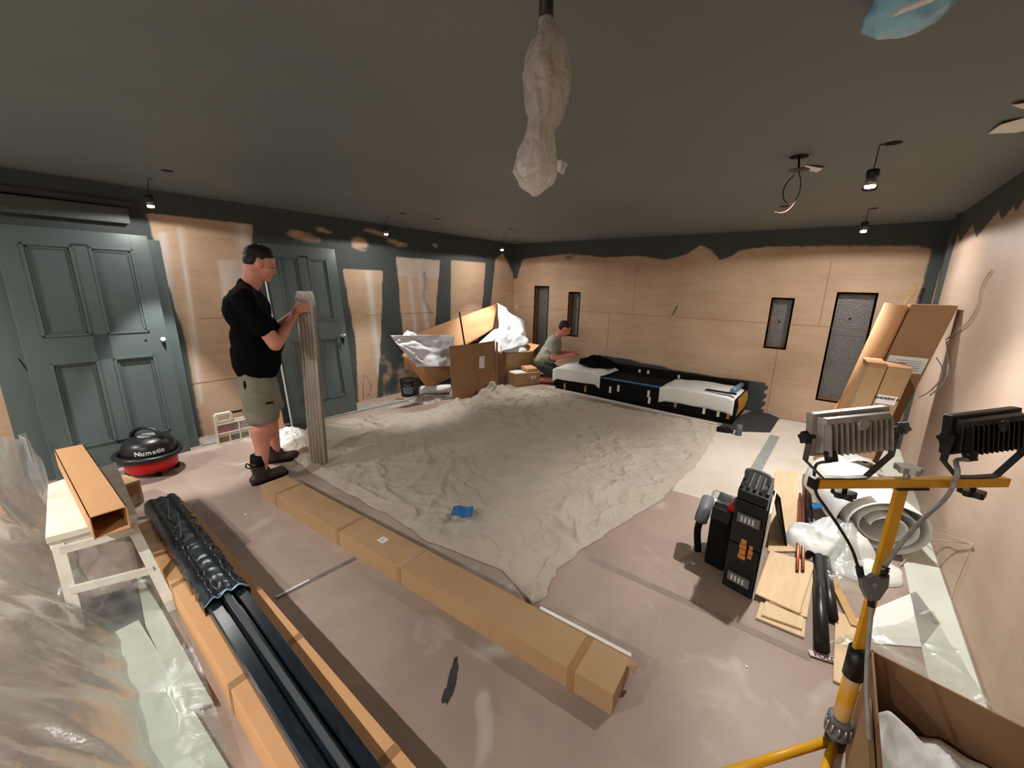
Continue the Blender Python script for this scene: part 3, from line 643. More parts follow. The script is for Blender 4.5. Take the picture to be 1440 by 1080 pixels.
ell(sh, Lm(-.01, 0, 1.0), fd*.165, sd*.195, ZZ*.16); ell(sh, Lm(.015, 0, 1.12), fd*.18, sd*.19, ZZ*.2); ell(sh, Lm(-.03, 0, 1.33), fd*.155, sd*.205, ZZ*.17)
for s in (1, -1): cap(sh, Lm(-.035, .07*s, 1.46), Lm(-.05, .19*s, 1.42), .062, .072)
cap(sh, Lm(-.05, .195, 1.42), Lm(-.05, .2, 1.41).lerp(elbn, .62), .073, .074); cap(sh, Lm(-.05, -.195, 1.42), Lm(-.05, -.2, 1.41).lerp(elbf, .62), .073, .072)
# hem: straight cut
for s in (1, -1): cap(sh, Lm(-.015, .075*s, .945), Lm(.0, .065*s, 1.06), .158, .155)
for s in (0,): cap(sh, Lm(-.04, 0, 1.42), Lm(-.02, 0, 1.50), .085, .062)
fuse('t_shirt', sh, M['shirt'], man, .012, 4, .012, 9)
so = B()
ell(so, Lm(-.01, 0, .92), fd*.148, sd*.188, ZZ*.14)
for hp, kk in ((hipn, kn), (hipf, kf)): tube(so, [hp+ZZ*.07, hp.lerp(kk, .45), hp.lerp(kk, .98)], [.10, .120, .112], 22)
fuse('shorts', so, M['shorts'], man, .010, 3, .022, 7)
bm = B(); c = Lm(-.05, .2, .62); para(bm, Lm(.0, .222, .655), fd*.05, ZZ*.014, sd*.004); tag(obj('maker_tab', bm, M['blackm'], man), 'small dark tab on the leg pocket', None)
bm = B(); ell(bm, Lm(-.11, .165, .80), fd*.012, sd*.025, ZZ*.04); tag(obj('pocket_opening', bm, M['blackm'], man, True), 'dark pocket opening', None)
for h, t_, aa in ((hn, tn, an), (hf, tf, af)):
    d = (t_-h).normalized(); sdd = V((d.y, -d.x, 0)); bt = B(); A = V((aa.x, aa.y, 0)); 
    hh = A-d*.07; tt = A+d*.19
    cap(bt, hh+ZZ*.04+d*.015, tt+ZZ*.038-d*.05, .040, .044); cap(bt, tt+ZZ*.036-d*.06, tt+ZZ*.034-d*.035, .046, .036)
    cap(bt, A+ZZ*.05-d*.01, A+ZZ*.165-d*.022, .05, .054); cap(bt, A+ZZ*.05+d*.02, A+ZZ*.09+d*.03, .045, .035)
    bo = fuse('boot', bt, M['boot'], man, .008, 2)
    for v in bo.data.vertices: v.co.z = max(v.co.z, .012)
    bm = B(); pts = []
    for k in range(20):
        a = 2*math.pi*k/20; pts.append(A+d*(.06+.145*math.cos(a))+sdd*.048*math.sin(a))
    lo = [bm.verts.new(p+ZZ*.001) for p in pts]; up = [bm.verts.new(p+ZZ*.022) for p in pts]; bm.faces.new(lo[::-1]); bm.faces.new(up)
    for k in range(20): bm.faces.new((lo[k], lo[(k+1) % 20], up[(k+1) % 20], up[k]))
    obj('sole', bm, M['blackm'], bo)
    bm = B(); tube(bm, [A+ZZ*.15-d*.02, A+ZZ*.235-d*.015], [.056, .048], 18); obj('sock', bm, M['blackm'], man, True)
    bm = B(); tube(bm, spline([A+ZZ*.16-d*.07, A+ZZ*.19-d*.095, A+ZZ*.165-d*.105, A+ZZ*.14-d*.075]), .005, 6); obj('pull_loop', bm, M['blackm'], bo)
hr = B(); ell(hr, Hm(-.022, 0, .056), hd*.098+hu*.03, sd*.0805, hu*.070-hd*.02); ell(hr, Hm(-.05, 0, .012), hd*.063, sd*.0765, hu*.07); ell(hr, Hm(.012, 0, .085), hd*.062, sd*.062, hu*.034); ell(hr, Hm(-.005, 0, .03), hd*.045, sd*.0795, hu*.045)
fuse('hair', hr, M['hair'], man, .006, 1, .004, 30)
for s in (1, -1):
    bm = B(); ell(bm, Hm(.078, .03*s, .002), hd*.010, sd*.012, hu*.005); obj('eye', bm, M['ink'], man, True)
    bm = B(); cap(bm, Hm(.088, .02*s, .022), Hm(.078, .047*s, .026), .004, .003, 1, 8); obj('eyebrow', bm, M['hair'], man, True)
# bundle of strips
t = thing('strip_bundle', 'bundle of tall fluted metal strips standing upright in the hands of the standing man', 'strips', (bb.x, bb.y, 0))
n = 5
for i in range(n):
    u = -.052+.026*i; bm = B(); w = .012
    for (du, dw) in ((0, .028), (-.0085, .022), (.0085, .022)):
        r = .0068 if du == 0 else .0052; tube(bm, [Bw(u+du, dw-.004, .004), Bw(u+du, dw-.004, HH-.06)], r, 8)
    flutes = bm; bm = B()
    o = Bw(u-w, -.034, .002); para(bm, o, Bw(u+w, -.034, .002)-o, Bw(u-w, .02, .002)-o, ba*(HH-.03-.004*i), .001)
    st_ = obj('strip', bm, M['bronze'], t); tag(obj('fluting', flutes, M['flute'], st_, True), 'paler rounded ribs', None)
bm = B()
def wrapf(a, h):
    A_ = a*2*math.pi; k = 1+.12*noise.noise(V((math.cos(A_)*3, math.sin(A_)*3, h*6)))
    cx, cy = math.cos(A_), math.sin(A_); e = .45; return Bw(.068*k*(abs(cx)**e)*(1 if cx > 0 else -1)*(1 if h < .8 else .8), .037*k*(abs(cy)**e)*(1 if cy > 0 else -1), HH-.10+.12*h)
sheet(bm, wrapf, 36, 10); obj('film_wrap', bm, M['filmwhite'], t, True)

# ------------------------------------------------------------------ KNEELING MAN
KO = F(771, 538)+V((-.06, -.03, 0)); kd = V((.86, .5, 0)).normalized(); ks = V((kd.y, -kd.x, 0))
def K(f, s, z): return KO+kd*f+ks*s+ZZ*z
km = thing('person', 'person kneeling in grey-green t-shirt and dark shorts, leaning over the wrapped bench', 'person', KO)
body = B()
for s in (1, -1):
    cap(body, K(-.02, .09*s, .30), K(.24, .13*s, .13), .085, .062); cap(body, K(.24, .13*s, .08), K(-.12, .11*s, .07), .055, .04)
ell(body, K(-.01, 0, .33), kd*.12, ks*.16, ZZ*.12); cap(body, K(.0, 0, .38), K(.13, 0, .64), .12, .12); ell(body, K(.13, 0, .66), kd*.10, ks*.18, ZZ*.12)
cap(body, K(.15, 0, .73), K(.24, 0, .84), .055, .052)
hd = (kd*math.cos(.6)-ZZ*math.sin(.6)); hu = (ZZ*math.cos(.6)+kd*math.sin(.6)); HC = K(.29, 0, .90)
def Hk(f, s, u): return HC+hd*f+ks*s+hu*u
ell(body, Hk(-.008, 0, .022), hd*.098, ks*.075, hu*.092); ell(body, Hk(.028, 0, -.045), hd*.064, ks*.058, hu*.07); ell(body, Hk(.07, 0, -.092), hd*.022, ks*.025, hu*.018)
cap(body, Hk(.088, 0, .01), Hk(.106, 0, -.026), .009, .012, 1, 10); ell(body, Hk(.08, 0, -.06), hd*.016, ks*.022, hu*.009)
for s in (1, -1): ell(body, Hk(-.005, .075*s, -.012), hd*.019, ks*.009, hu*.03)
for s in (1, -1):
    el = K(.13, .23*s, .46); wr = K(.40, .12*s, .50); cap(body, K(.12, .18*s, .70), el, .05, .043); cap(body, el, wr, .042, .028)
    cap(body, wr, wr+kd*.05-ks*.01*s, .03, .034, .7)
    for i in range(4): a = wr+kd*.075+ks*(.026-.018*i)*s; b = a+kd*(.035-.004*abs(i-1))-ZZ*.012; cap(body, a, b, .009, .0085, 1, 8); cap(body, b, b+kd*.02-ZZ*.022, .0085, .0075, 1, 8)
    cap(body, wr+kd*.04-ks*.025*s, wr+kd*.08-ks*.045*s-ZZ*.01, .012, .009, 1, 8)
fuse('body', body, M['skinred'], km, .0085, 2)
sh = B(); cap(sh, K(-.01, 0, .36), K(.12, 0, .62), .15, .14); ell(sh, K(.13, 0, .66), kd*.125, ks*.19, ZZ*.13); ell(sh, K(.03, 0, .42), kd*.16, ks*.175, ZZ*.13)
for s in (1, -1): cap(sh, K(.12, .165*s, .70), K(.12, .18*s, .70).lerp(K(.13, .23*s, .46), .55), .082, .068)
fuse('t_shirt', sh, M['grey_tee'], km, .013, 3, .014, 10)
so = B(); ell(so, K(-.02, 0, .31), kd*.15, ks*.18, ZZ*.12)
for s in (1, -1): tube(so, [K(-.03, .09*s, .30), K(.20, .125*s, .16)], [.105, .085], 18)
fuse('shorts', so, M['grey_shorts'], km, .012, 3, .01, 10)
for s in (1, -1):
    bt = B(); cap(bt, K(-.10, .11*s, .07), K(-.17, .11*s, .16), .042, .04); cap(bt, K(-.17, .11*s, .15), K(-.15, .11*s, .045), .036, .04); bo = fuse('shoe', bt, M['grey_shorts'], km, .009, 2)
    bm = B(); tube(bm, spline([K(-.20, .11*s, .20), K(-.215, .11*s, .13), K(-.195, .11*s, .03)]), .016, 10, True, 1.8); tag(obj('sole', bm, M['whitep'], bo, True), 'white sole', None)
hr = B(); ell(hr, Hk(-.02, 0, .045), hd*.10, ks*.079, hu*.074); ell(hr, Hk(-.05, 0, .008), hd*.062, ks*.074, hu*.07)
fuse('hair', hr, M['hair'], km, .008, 1, .006, 30)
for s in (1, -1): bm = B(); ell(bm, Hk(.076, .03*s, .0), hd*.010, ks*.012, hu*.005); obj('eye', bm, M['ink'], km, True)

# ------------------------------------------------------------------ DROP CLOTH
A_ = [(745, 853), (765, 838), (790, 795), (850, 752), (930, 703), (985, 648), (1012, 600)]
B_ = [(1012, 600), (960, 592), (900, 580), (830, 567), (770, 552), (725, 548)]
C_ = [(725, 548), (690, 556), (640, 568), (580, 582), (500, 592), (430, 606), (392, 622)]
D_ = [(392, 622), (408, 640), (430, 660), (490, 695), (560, 732), (600, 762), (650, 780), (705, 803), (728, 822), (745, 853)]
def cum(pts):
    P = [F(x, y) for x, y in pts]; L = [0]
    for a, b in zip(P, P[1:]): L.append(L[-1]+(b-a).length)
    return P, [l/L[-1] for l in L]
def along(c, t):
    P, L = c
    for i in range(len(L)-1):
        if t <= L[i+1]: return P[i].lerp(P[i+1], (t-L[i])/(L[i+1]-L[i]))
    return P[-1]
cA, cB, cC, cD = cum(A_), cum(B_), cum(C_), cum(D_)
def cloth_xy(u, v):   # u: D..A side direction ; v: from near-left edge D to far
    # bottom edge (v=0): D reversed? param: corners p00=(392,622) p10=(745,853) p11=(1012,600) p01=(725,548)
    b = along(cD, u); r = along(cA, v); t = along(cB, 1-u); l = along(cC, 1-v)
    p00, p10, p11, p01 = cD[0][0], cD[0][-1], cB[0][0], cC[0][0]
    return b*(1-v)+t*v+l*(1-u)+r*u-(p00*(1-u)*(1-v)+p10*u*(1-v)+p11*u*v+p01*(1-u)*v)
heap = F(688, 556); heap2 = F(735, 838); heap3 = F(640, 568)
def clothf(u, v):
    p = cloth_xy(u, v); e = min(u, 1-u, v, 1-v); x, y = p.x, p.y
    wx = x+.16*noise.noise(V((x*1.7, y*1.7, 5))); wy = y+.16*noise.noise(V((x*1.7, y*1.7, 9)))
    def cr(x_, y_, sc_, kk, sd_): return max(0, 1-abs(noise.noise(V((x_*sc_, y_*sc_, sd_))))*kk)**1.4
    k = ridged(wx, wy*1.15, 1.6, 2, 3); z = .010+.022*max(0, k)
    dens = .55+.6*noise.noise(V((x*.8, y*.8, 51)))
    z += dens*(.036*cr(wx*1.3+wy*.4, wy*.8-wx*.3, 1.7, 7, 33)+.030*cr(wx*.7-wy*.5, wy*1.4+wx*.4, 2.6, 6.5, 41)+.026*cr(wx, wy, 4.2, 5.5, 12)+.017*cr(wx+wy*.5, wy-wx*.7, 7.5, 4.5, 5)+.009*cr(wx-wy*.6, wy*1.1, 13, 4, 8))
    for c, w, h in ((heap, .34, .17), (heap2, .12, .05), (heap3, .2, .05)):
        q = (V((x, y, 0))-c).length/w
        if q < 1.6: z += h*math.exp(-q*q*2)*(1+.6*(ridged(x, y, 6, 12, 3)-.5))
    lip = min(1, e/.02); z = z*(.35+.65*smooth01(lip)) if e > 0.0005 else .004
    j = .02*noise.noise(V((x*6, y*6, 3)))+.012*noise.noise(V((x*17, y*17, 3)))
    if e < .03: p = p+V((j, j*.8, 0))
    return V((p.x, p.y, max(.003, z)))
bm = B(); sheet(bm, clothf, 420, 420)
tag(obj('drop_cloth', bm, M['fabric'], None, True), 'huge creased beige dust sheet spread over the middle of the floor', 'dust sheet')
def crumple(name, c, ax, ay, h, m, lab, cat, seed=0, sc_=7, nn=44, th=0, parent=None, mn=.004, bias=.0):
    """heaped crumpled sheet over an ellipse with half axis vectors ax, ay"""
    bm = B(); c, ax, ay = V(c), V(ax), V(ay)
    def fn(u, v):
        r = v; a = 2*math.pi*u; wob = 1+.25*noise.noise(V((math.cos(a)*1.5, math.sin(a)*1.5, seed))); p = c+ax*(r*math.cos(a)*wob)+ay*(r*math.sin(a)*wob)
        q = max(0, 1-r*r); z = h*(q**.6)*(.72+.75*(ridged(p.x, p.y, sc_, seed, 4)-.35))+.25*h*q*noise.noise(V((p.x*3, p.y*3, seed+5)))
        return V((p.x, p.y, c.z+max(mn, z+mn)))
    sheet(bm, fn, nn*2, nn); bmesh.ops.remove_doubles(bm, verts=bm.verts, dist=.0004)
    o = obj(name, bm, m, parent, True)
    if not parent: tag(o, lab, cat)
    return o
FX = V((RR.x, RR.y, 0)).normalized(); FY = V((_f.x, _f.y, 0)).normalized()
crumple('crumpled_bag', F(405, 618), FX*.17, FY*.22, .1, M['white'], 'crumpled white paper bag with blue print behind the boots of the standing man', 'bag', 3, 9)
crumple('cloth_scrap', F(428, 640), FX*.10, FY*.12, .06, mat('tan_cloth', (178, 152, 118), .9), 'small tan rag on the floor in front of the boots of the standing man', 'rag', 8, 11)
c = F(650, 735); bm = B()
def chip(u, v): p = c+FX*(u-.5)*.135+FY*(v-.5)*.115; q = .085+.008*math.sin(u*7)+.006*math.sin(v*6+u*3); return V((p.x, p.y, q))
sheet(bm, chip, 8, 8, .008); tag(obj('blue_cloth', bm, M['blue'], None, True), 'small bright blue cloth lying on the beige dust sheet', 'cloth')

# ------------------------------------------------------------------ LONG CARTONS
def long_carton(name, lab, P, z, m, bands, bev=.003):
    """P = near-left, near-right, far-right, far-left corners on plane z (top); bands = fractions along the length"""
    NL, NR, FR, FL = [V((p.x, p.y, 0)) for p in P]; c = (NL+NR+FR+FL)/4; t = thing(name, lab, 'box', c)
    bm = B(); U = ZZ*z; hexa(bm, [NL, NR, FR, FL, NL+U, NR+U, FR+U, FL+U], bev); obj('carton', bm, m, t)
    for f in bands:
        bm = B(); e = .0012; w = .016/(NR-NL).length
        a, b = NL.lerp(NR, f-w), NL.lerp(NR, f+w); a2, b2 = FL.lerp(FR, f-w), FL.lerp(FR, f+w); o = (NL-FL).normalized()*e
        hexa(bm, [a+o, b+o, b2-o, a2-o, a+o+U+ZZ*e, b+o+U+ZZ*e, b2-o+U+ZZ*e, a2-o+U+ZZ*e]); obj('tape_band', bm, M['tape'], t)
    return t, NL, NR, FR, FL, U
NR = V((4.381, -4.889, 0)); FR = V((4.367, -4.70, 0)); NL = V((1.713, -5.075, 0)); FL = NL+(FR-NR)
t, NL, NR, FR, FL, U = long_carton('long_carton', 'long low brown carton on the bare floor along the near edge of the dust sheet', (NL, NR, FR, FL), .1, M['card'], (.08, .355, .56, .935))
bm = B(); c = NL.lerp(FR, .0)+(NR-NL)*.455+(FL-NL)*.42+U; para(bm, c, (NR-NL).normalized()*.05, (FL-NL).normalized()*.045, ZZ*.0012); lb = tag(obj('label', bm, M['label'], t), 'small square white label', None)
bm = B()
for i in range(3): para(bm, c+(NR-NL).normalized()*.01+(FL-NL).normalized()*(.01+.01*i)+ZZ*.0012, (NR-NL).normalized()*.028, (FL-NL).normalized()*.004, ZZ*.0004)
obj('print', bm, M['grey'], lb)
bm = B(); d = (NR-NL).normalized(); q = FR+U+ZZ*.002; panel(bm, [q-d*.0, q+d*.035-ZZ*.02, q+d*.03-ZZ*.03+(NR-FR)*.2, q+(NR-FR)*.25], .003); obj('end_flap', bm, M['card'], t)
bm = B(); panel(bm, [FL.lerp(FR, .84)+U+ZZ*.003, FR+U+ZZ*.003, FR+U+ZZ*.012+(FR-NR)*.05, FL.lerp(FR, .84)+U+ZZ*.012+(FR-NR)*.05], .002); tag(obj('torn_edge', bm, M['white'], t), 'white torn paper edge', None)
zb = .12
t, NL, NR, FR, FL, U = long_carton('long_carton', 'wide orange-brown carton at the near edge, lying under the black wrapped bundle', (V((1.75, -5.757, 0)), V((4.1, -5.775, 0)), V((4.1, -5.503, 0)), V((1.66, -5.49, 0))), zb, M['card_o'], (.06, .33, .66, .93))
# black wrapped profiles on it
t = thing('wrapped_bundle', 'long bundle of black profiles in stretch film lying on the wide orange-brown carton', 'profiles', (2.9, -5.62, zb))
A0 = V((1.60, -5.605, zb+.001)); A1 = V((4.15, -5.66, zb+.001)); ax = (A1-A0).normalized(); sx_ = V((-ax.y, ax.x, 0))
def extr(prof, a, b, m, name, par, sm=False):
    bm = B(); r0 = [bm.verts.new(a+sx_*x+ZZ*z) for x, z in prof]; r1 = [bm.verts.new(b+sx_*x+ZZ*z) for x, z in prof]; n = len(prof)
    for i in range(n): bm.faces.new((r0[i], r0[(i+1) % n], r1[(i+1) % n], r1[i]))
    f1 = bm.faces.new(r0[::-1]); f2 = bm.faces.new(r1); bmesh.ops.triangulate(bm, faces=[f1, f2]); bmesh.ops.recalc_face_normals(bm, faces=bm.faces[:]); return obj(name, bm, m, par, sm)
prof = [(-.075, 0), (-.075, .035), (-.068, .04), (-.03, .04), (-.026, .02), (-.018, .02), (-.014, .056), (.014, .056), (.018, .024), (.028, .024), (.034, .048), (.07, .048), (.075, .04), (.075, 0)]
extr(prof, A0+ax*.02, A1, M['filmblack'], 'profile', t)
bm = B(); extr([(-.012, .056), (-.012, .059), (.008, .059), (.008, .056)], A0+ax*1.25, A1, mat('grey_edge_strip', (74, 78, 80), .5), 'grey_strip', t)
bm = B()
def wrap2(u, v):
    p = A0+ax*(u*1.28-.015); a = v*math.pi; x = math.cos(a); z = math.sin(a); e = .5
    X = .088*(abs(x)**e)*(1 if x > 0 else -1); Zz = .078*(abs(z)**.55)
    if u < .02: X *= .8; Zz *= .7
    gr = -.012*math.exp(-((X-.022)/.012)**2)-.01*math.exp(-((X+.028)/.012)**2); n_ = .004*noise.noise(V((u*40, v*9, 4)))+.005*(ridged(u*9, v*3, 1.3, 4, 3)-.5)
    return p+sx_*(X+n_)+ZZ*(Zz+gr*(z > .3)+n_)
sheet(bm, wrap2, 120, 40); tag(obj('film_wrap', bm, M['filmblack'], t, True), 'glossy black stretch film wrap over the far half', None)
bm = B(); pts = [A0+ax*(1.262)+sx_*x+ZZ*z for x, z in ((-.084, .045), (-.05, .072), (-.03, .06), (0, .08), (.02, .066), (.05, .078), (.084, .05))]
tube(bm, spline(pts), .004, 6); tag(obj('film_edge', bm, M['bluefilm'], t, True), 'bunched glossy film edge', None)
for f, x0, x1 in ((.1, .07, .02), (.35, .03, .055)):
    bm = B(); tube(bm, [A0+ax*(f)+sx_*.02+ZZ*.084, A0+ax*(f+.3)+sx_*(-.03)+ZZ*.086], .0022, 6); obj('film_crease', bm, M['cable'], t)

# ------------------------------------------------------------------ TRESTLE, BOXES, FILM on the left
zd = .42
t = thing('work_platform', 'low plaster-spattered wooden work platform on the left with a cardboard channel lying on it', 'platform', (1.9, -5.94, 0))
dk = [F(63, 757, zd), F(193, 722, zd), F(163, 650, zd), F(67, 681, zd)]
for k in range(2):
    bm = B(); a = [dk[0].lerp(dk[1], k*.5+.004), dk[0].lerp(dk[1], k*.5+.496), dk[3].lerp(dk[2], k*.5+.496), dk[3].lerp(dk[2], k*.5+.004)]
    hexa(bm, [p-ZZ*.03 for p in a]+a, .002); obj('deck_board', bm, M['dusty'], t)
bm = B(); hexa(bm, [p-ZZ*.07+(V((2.0, -5.93, p.z))-p)*.04 for p in dk]+[p-ZZ*.032+(V((2.0, -5.93, p.z))-p)*.04 for p in dk], .002); obj('deck_frame', bm, M['dusty'], t)
legs = []
for (tp_, bt_) in ((dk[0]+V((.0, .03, -.05)), V((2.36, -6.07, 0))), (dk[1]+V((.0, -.03, -.05)), V((2.523, -5.773, 0))), (dk[3]+V((.03, .02, -.05)), V((1.40, -6.02, 0))), (dk[2]+V((.03, -.02, -.05)), V((1.35, -5.80, 0)))):
    bm = B(); para(bm, bt_+V((-.012, -.02, 0)), V((.024, 0, 0)), V((0, .04, 0)), tp_-bt_); obj('leg', bm, M['dusty'], t); legs.append((tp_, bt_))
for f in (.05, .52):
    a = legs[0][0].lerp(legs[0][1], f); b = legs[1][0].lerp(legs[1][1], f); bm = B(); para(bm, a-ZZ*.02, b-a, V((.018, 0, 0)), ZZ*.035); obj('rung', bm, M['dusty'], t)
# cardboard channel (open ended long box) on the platform
zc = zd
p0 = F(122, 760, zc+.005); e1 = F(183, 738, zc+.1)
def shell_box(bm, o, a, b, c, th):
    """open ended along a: four walls"""
    o, a, b, c = V(o), V(a), V(b), V(c); bn, cn = b.normalized()*th, c.normalized()*th
    para(bm, o, a, b, cn); para(bm, o+c-cn, a, b, cn); para(bm, o, a, bn, c); para(bm, o+b-bn, a, bn, c)
zt = zc+.11
n1, n2, f1, f2 = F(125, 728, zt), F(178, 712, zt), F(76, 633, zt), F(116, 628, zt)
n1, n2, f1, f2 = [V((q.x, q.y, zc+.001)) for q in (n1, n2, f1, f2)]
bm = B(); ln = f1-n1; shell_box(bm, n1, ln, (n2-n1), ZZ*.11, .004); tag(obj('open_carton', bm, M['card_o']), 'open-ended long tan carton lying on the plaster-spattered platform', 'box')
# small carton on floor behind
c0, c1, c2_, c3 = F(160, 688), F(186, 684), F(182, 665), F(150, 672)
bm = B(); o = V((1.00, -5.80, 0)); t = thing('small_carton', 'small open carton with a white label beside the vacuum cleaner on the left', 'box', (1.1, -5.7, 0))
a = [V((1.22, -5.86, 0)), V((1.16, -5.63, 0)), V((.98, -5.68, 0)), V((1.04, -5.91, 0))]
hexa(bm, a+[p+ZZ*.17 for p in a], .003); obj('carton', bm, M['card'], t)
bm = B(); q = a[0].lerp(a[1], .45)+(a[3]-a[0])*.35+ZZ*.171; para(bm, q, (a[1]-a[0])*.25, (a[3]-a[0])*.4, ZZ*.001); obj('label', bm, M['label'], t)
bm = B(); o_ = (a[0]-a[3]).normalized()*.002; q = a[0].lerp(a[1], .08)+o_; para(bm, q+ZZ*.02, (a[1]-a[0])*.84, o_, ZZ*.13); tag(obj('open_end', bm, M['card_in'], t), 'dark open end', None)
# boards under the film
for lab, pts, z0, m in (('whitish plasterboard sheet lying under clear film near the lower left corner', [(115, 914), (195, 873), (330, 1095), (140, 1110)], .012, M['gboard']), ('dark dusty board lying under clear film below the platform', [(100, 850), (190, 825), (205, 880), (118, 912)], .010, M['slate']), ('greenish board strip under clear film beside the orange-brown carton', [(190, 800), (228, 860), (300, 990), (262, 1000), (205, 880)], .024, M['gboard'])):
    bm = B(); P = [F(x, y, z0) for x, y in pts]; panel(bm, P, .011); tag(obj('board', bm, m), lab, 'board')
bm = B()
cF0, cF1, cF2, cF3 = F(88, 795, .03), F(215, 758, .03), F(345, 1110, .03), F(60, 1130, .03)
def flm(u, v):
    p = (cF0*(1-u)+cF1*u)*(1-v)+(cF3*(1-u)+cF2*u)*v
    z = .035+.012*max(0, ridged(p.x+p.y*.5, p.y*1.5, 2.2, 8, 3))**2+.3*smooth01((.28-v)/.28)*(.6+.4*u)
    return V((p.x+.02*noise.noise(V((u*5, v*5, 1))), p.y+.02*noise.noise(V((u*5, v*5, 7))), z))
sheet(bm, flm, 90, 120); tag(obj('floor_film', bm, M['filmclear'], None, True), 'clear crinkled film spread from the platform over boards to the lower left corner', 'film')
bm = B()
def topz(x): return .45+max(0, (x-.5))*.24
def curt(u, v):
    x = .48+u*2.95; T = topz(x); z = T*v; f = noise.noise(V((x*2.2, z*.8, 3)))*.06+noise.noise(V((x*6+z*1.2, z*.9, 8)))*.035+.05*(ridged(x*1.0+z*.9, z*.25, 3, 5, 3)-.5)+.05*max(0, ridged(x*.7+z*.6, z*.15, 2.2, 25, 2))**2
    y = -6.035-(.12+.75*smooth01((x-.6)/1.6))*z+f*(.35+.5*v)+.05*smooth01((x-1.2)/1.5)
    return V((x+.03*noise.noise(V((x*5, z*5, 0))), y, z+.012+.05*noise.noise(V((x*3, 1, 1)))*v))
sheet(bm, curt, 200, 60); tag(obj('hanging_film', bm, M['film'], None, True), 'hazy polythene sheet draped in folds along the left edge', 'plastic sheet')
bm = B(); box(bm, 1.2, 3.4, -7.0, -6.6, 0, .35, .005); tag(obj('covered_crate', bm, M['dusty']), 'dusty crate standing behind the hazy polythene at the left edge', 'crate')
bm = B(); tube(bm, [F(0, 905, .25), F(50, 915, .3)], .008, 8)
bm.free()

# ------------------------------------------------------------------ VACUUM
vc = V((.60, -5.47, 0)); t = thing('vacuum_cleaner', 'round red and black vacuum cleaner with its hose coiled around it', 'vacuum cleaner', vc)
bm = B(); lathe(bm, [(0, .03), (.15, .03), (.168, .045), (.172, .13), (.16, .15), (0, .15)], vc, 36); obj('drum', bm, M['red'], t, True)
bm = B(); lathe(bm, [(.0, .15), (.172, .15), (.176, .165), (.174, .19), (.168, .24), (.15, .275), (.11, .30), (.06, .31), (0, .312)], vc, 40); obj('lid', bm, M['blackp'], t, True)
bm = B(); w = FX; tube(bm, spline([vc-w*.125+ZZ*.25, vc-w*.115+ZZ*.32, vc-w*.05+ZZ*.368, vc+w*.05+ZZ*.368, vc+w*.115+ZZ*.32, vc+w*.125+ZZ*.25]), .012, 10, True, 1.4); obj('handle', bm, M['blackp'], t, True)
hp = []
for i in range(150):
    a = i/150*2*math.pi*2.25+2.2; r = .198+.012*math.sin(a*.7); hp.append(vc+V((math.cos(a)*r*1.03, math.sin(a)*r, .135+.05*(i/150)+.012*math.sin(a*1.3))))
bm = B(); tube(bm, hp, [.0195+.0018*(i % 2) for i in range(150)], 12); obj('hose', bm, M['blackp'], t, True)
for s in (-1, 1):
    for q in (-1, 1): bm = B(); c = vc+FX*.12*s+FY*.09*q; lathe(bm, [(0, -.012), (.022, -.012), (.022, .012), (0, .012)], c+ZZ*.022, 14, FX); obj('caster', bm, M['blackm'], t, True)
dv = V((CAM.x-vc.x, CAM.y-vc.y, 0)).normalized(); rv = V((-dv.y, dv.x, 0))
wd = [.74, .6, .93, .58, .38, .26, .55]
for i, ch in enumerate('Numatic'):
    a = (sum(wd[:i])+wd[i]/2-sum(wd)/2)*.046/.1755; n_ = dv*math.cos(a)+rv*math.sin(a); text_mesh('letter', ch, .05, vc+n_*.1755+ZZ*.215, V((-n_.y, n_.x, 0)), ZZ-n_*-.12, M['label'], t, .0015, .0012)
bm = B(); lathe(bm, [(0, 0), (.012, 0), (.012, .012), (0, .014)], vc+rv*.06+ZZ*.305, 12); obj('switch', bm, M['blackm'], t)
bm = B(); lathe(bm, [(0, 0), (.06, 0), (.058, .004), (0, .004)], vc+ZZ*.31, 24); obj('cap_disc', bm, M['grey'], t)

# ------------------------------------------------------------------ ORGANISER + OFFCUT behind the man
oc = F(330, 618); o = oc+V((-.04, 0, 0)); aa = (F(345, 616)-F(305, 626)).normalized(); 
t = thing('organiser_case', 'clear compartment case of small parts standing on edge by the wall behind the man', 'case', o)
o = F(307, 626)+V((0, 0, 0)); L_ = .34; nn_ = V((aa.y, -aa.x, 0)); 
def O_(u, w, z): return o+aa*u+nn_*w+ZZ*z
fr = mat('cream_plastic', (214, 208, 190), .4)
bm = B(); para(bm, O_(0, -.035, 0), aa*L_, nn_*.03, ZZ*.22, .004); obj('back_tray', bm, mat('pale_grey_tray', (196, 186, 172), .4), t)
for k, (u, z, w, h) in enumerate(((.0, 0, L_, .012), (0, .10, L_, .01), (0, .19, L_, .012), (0, 0, .012, .2), (.1, 0, .01, .1), (.19, 0, .01, .2), (.27, 0, .01, .1), (L_-.012, 0, .012, .2))): bm = B(); para(bm, O_(u, -.008, z), aa*w, nn_*.016, ZZ*h, .002); obj('divider', bm, fr, t)
bm = B(); para(bm, O_(.0, -.03, .21), aa*.15, nn_*.035, ZZ*.025, .004); para(bm, O_(.0, -.03, .23), aa*.03, nn_*.035, ZZ*.06, .004); para(bm, O_(.12, -.03, .23), aa*.03, nn_*.035, ZZ*.06, .004); para(bm, O_(.01, -.03, .28), aa*.13, nn_*.035, ZZ*.025, .004); obj('handle', bm, fr, t)
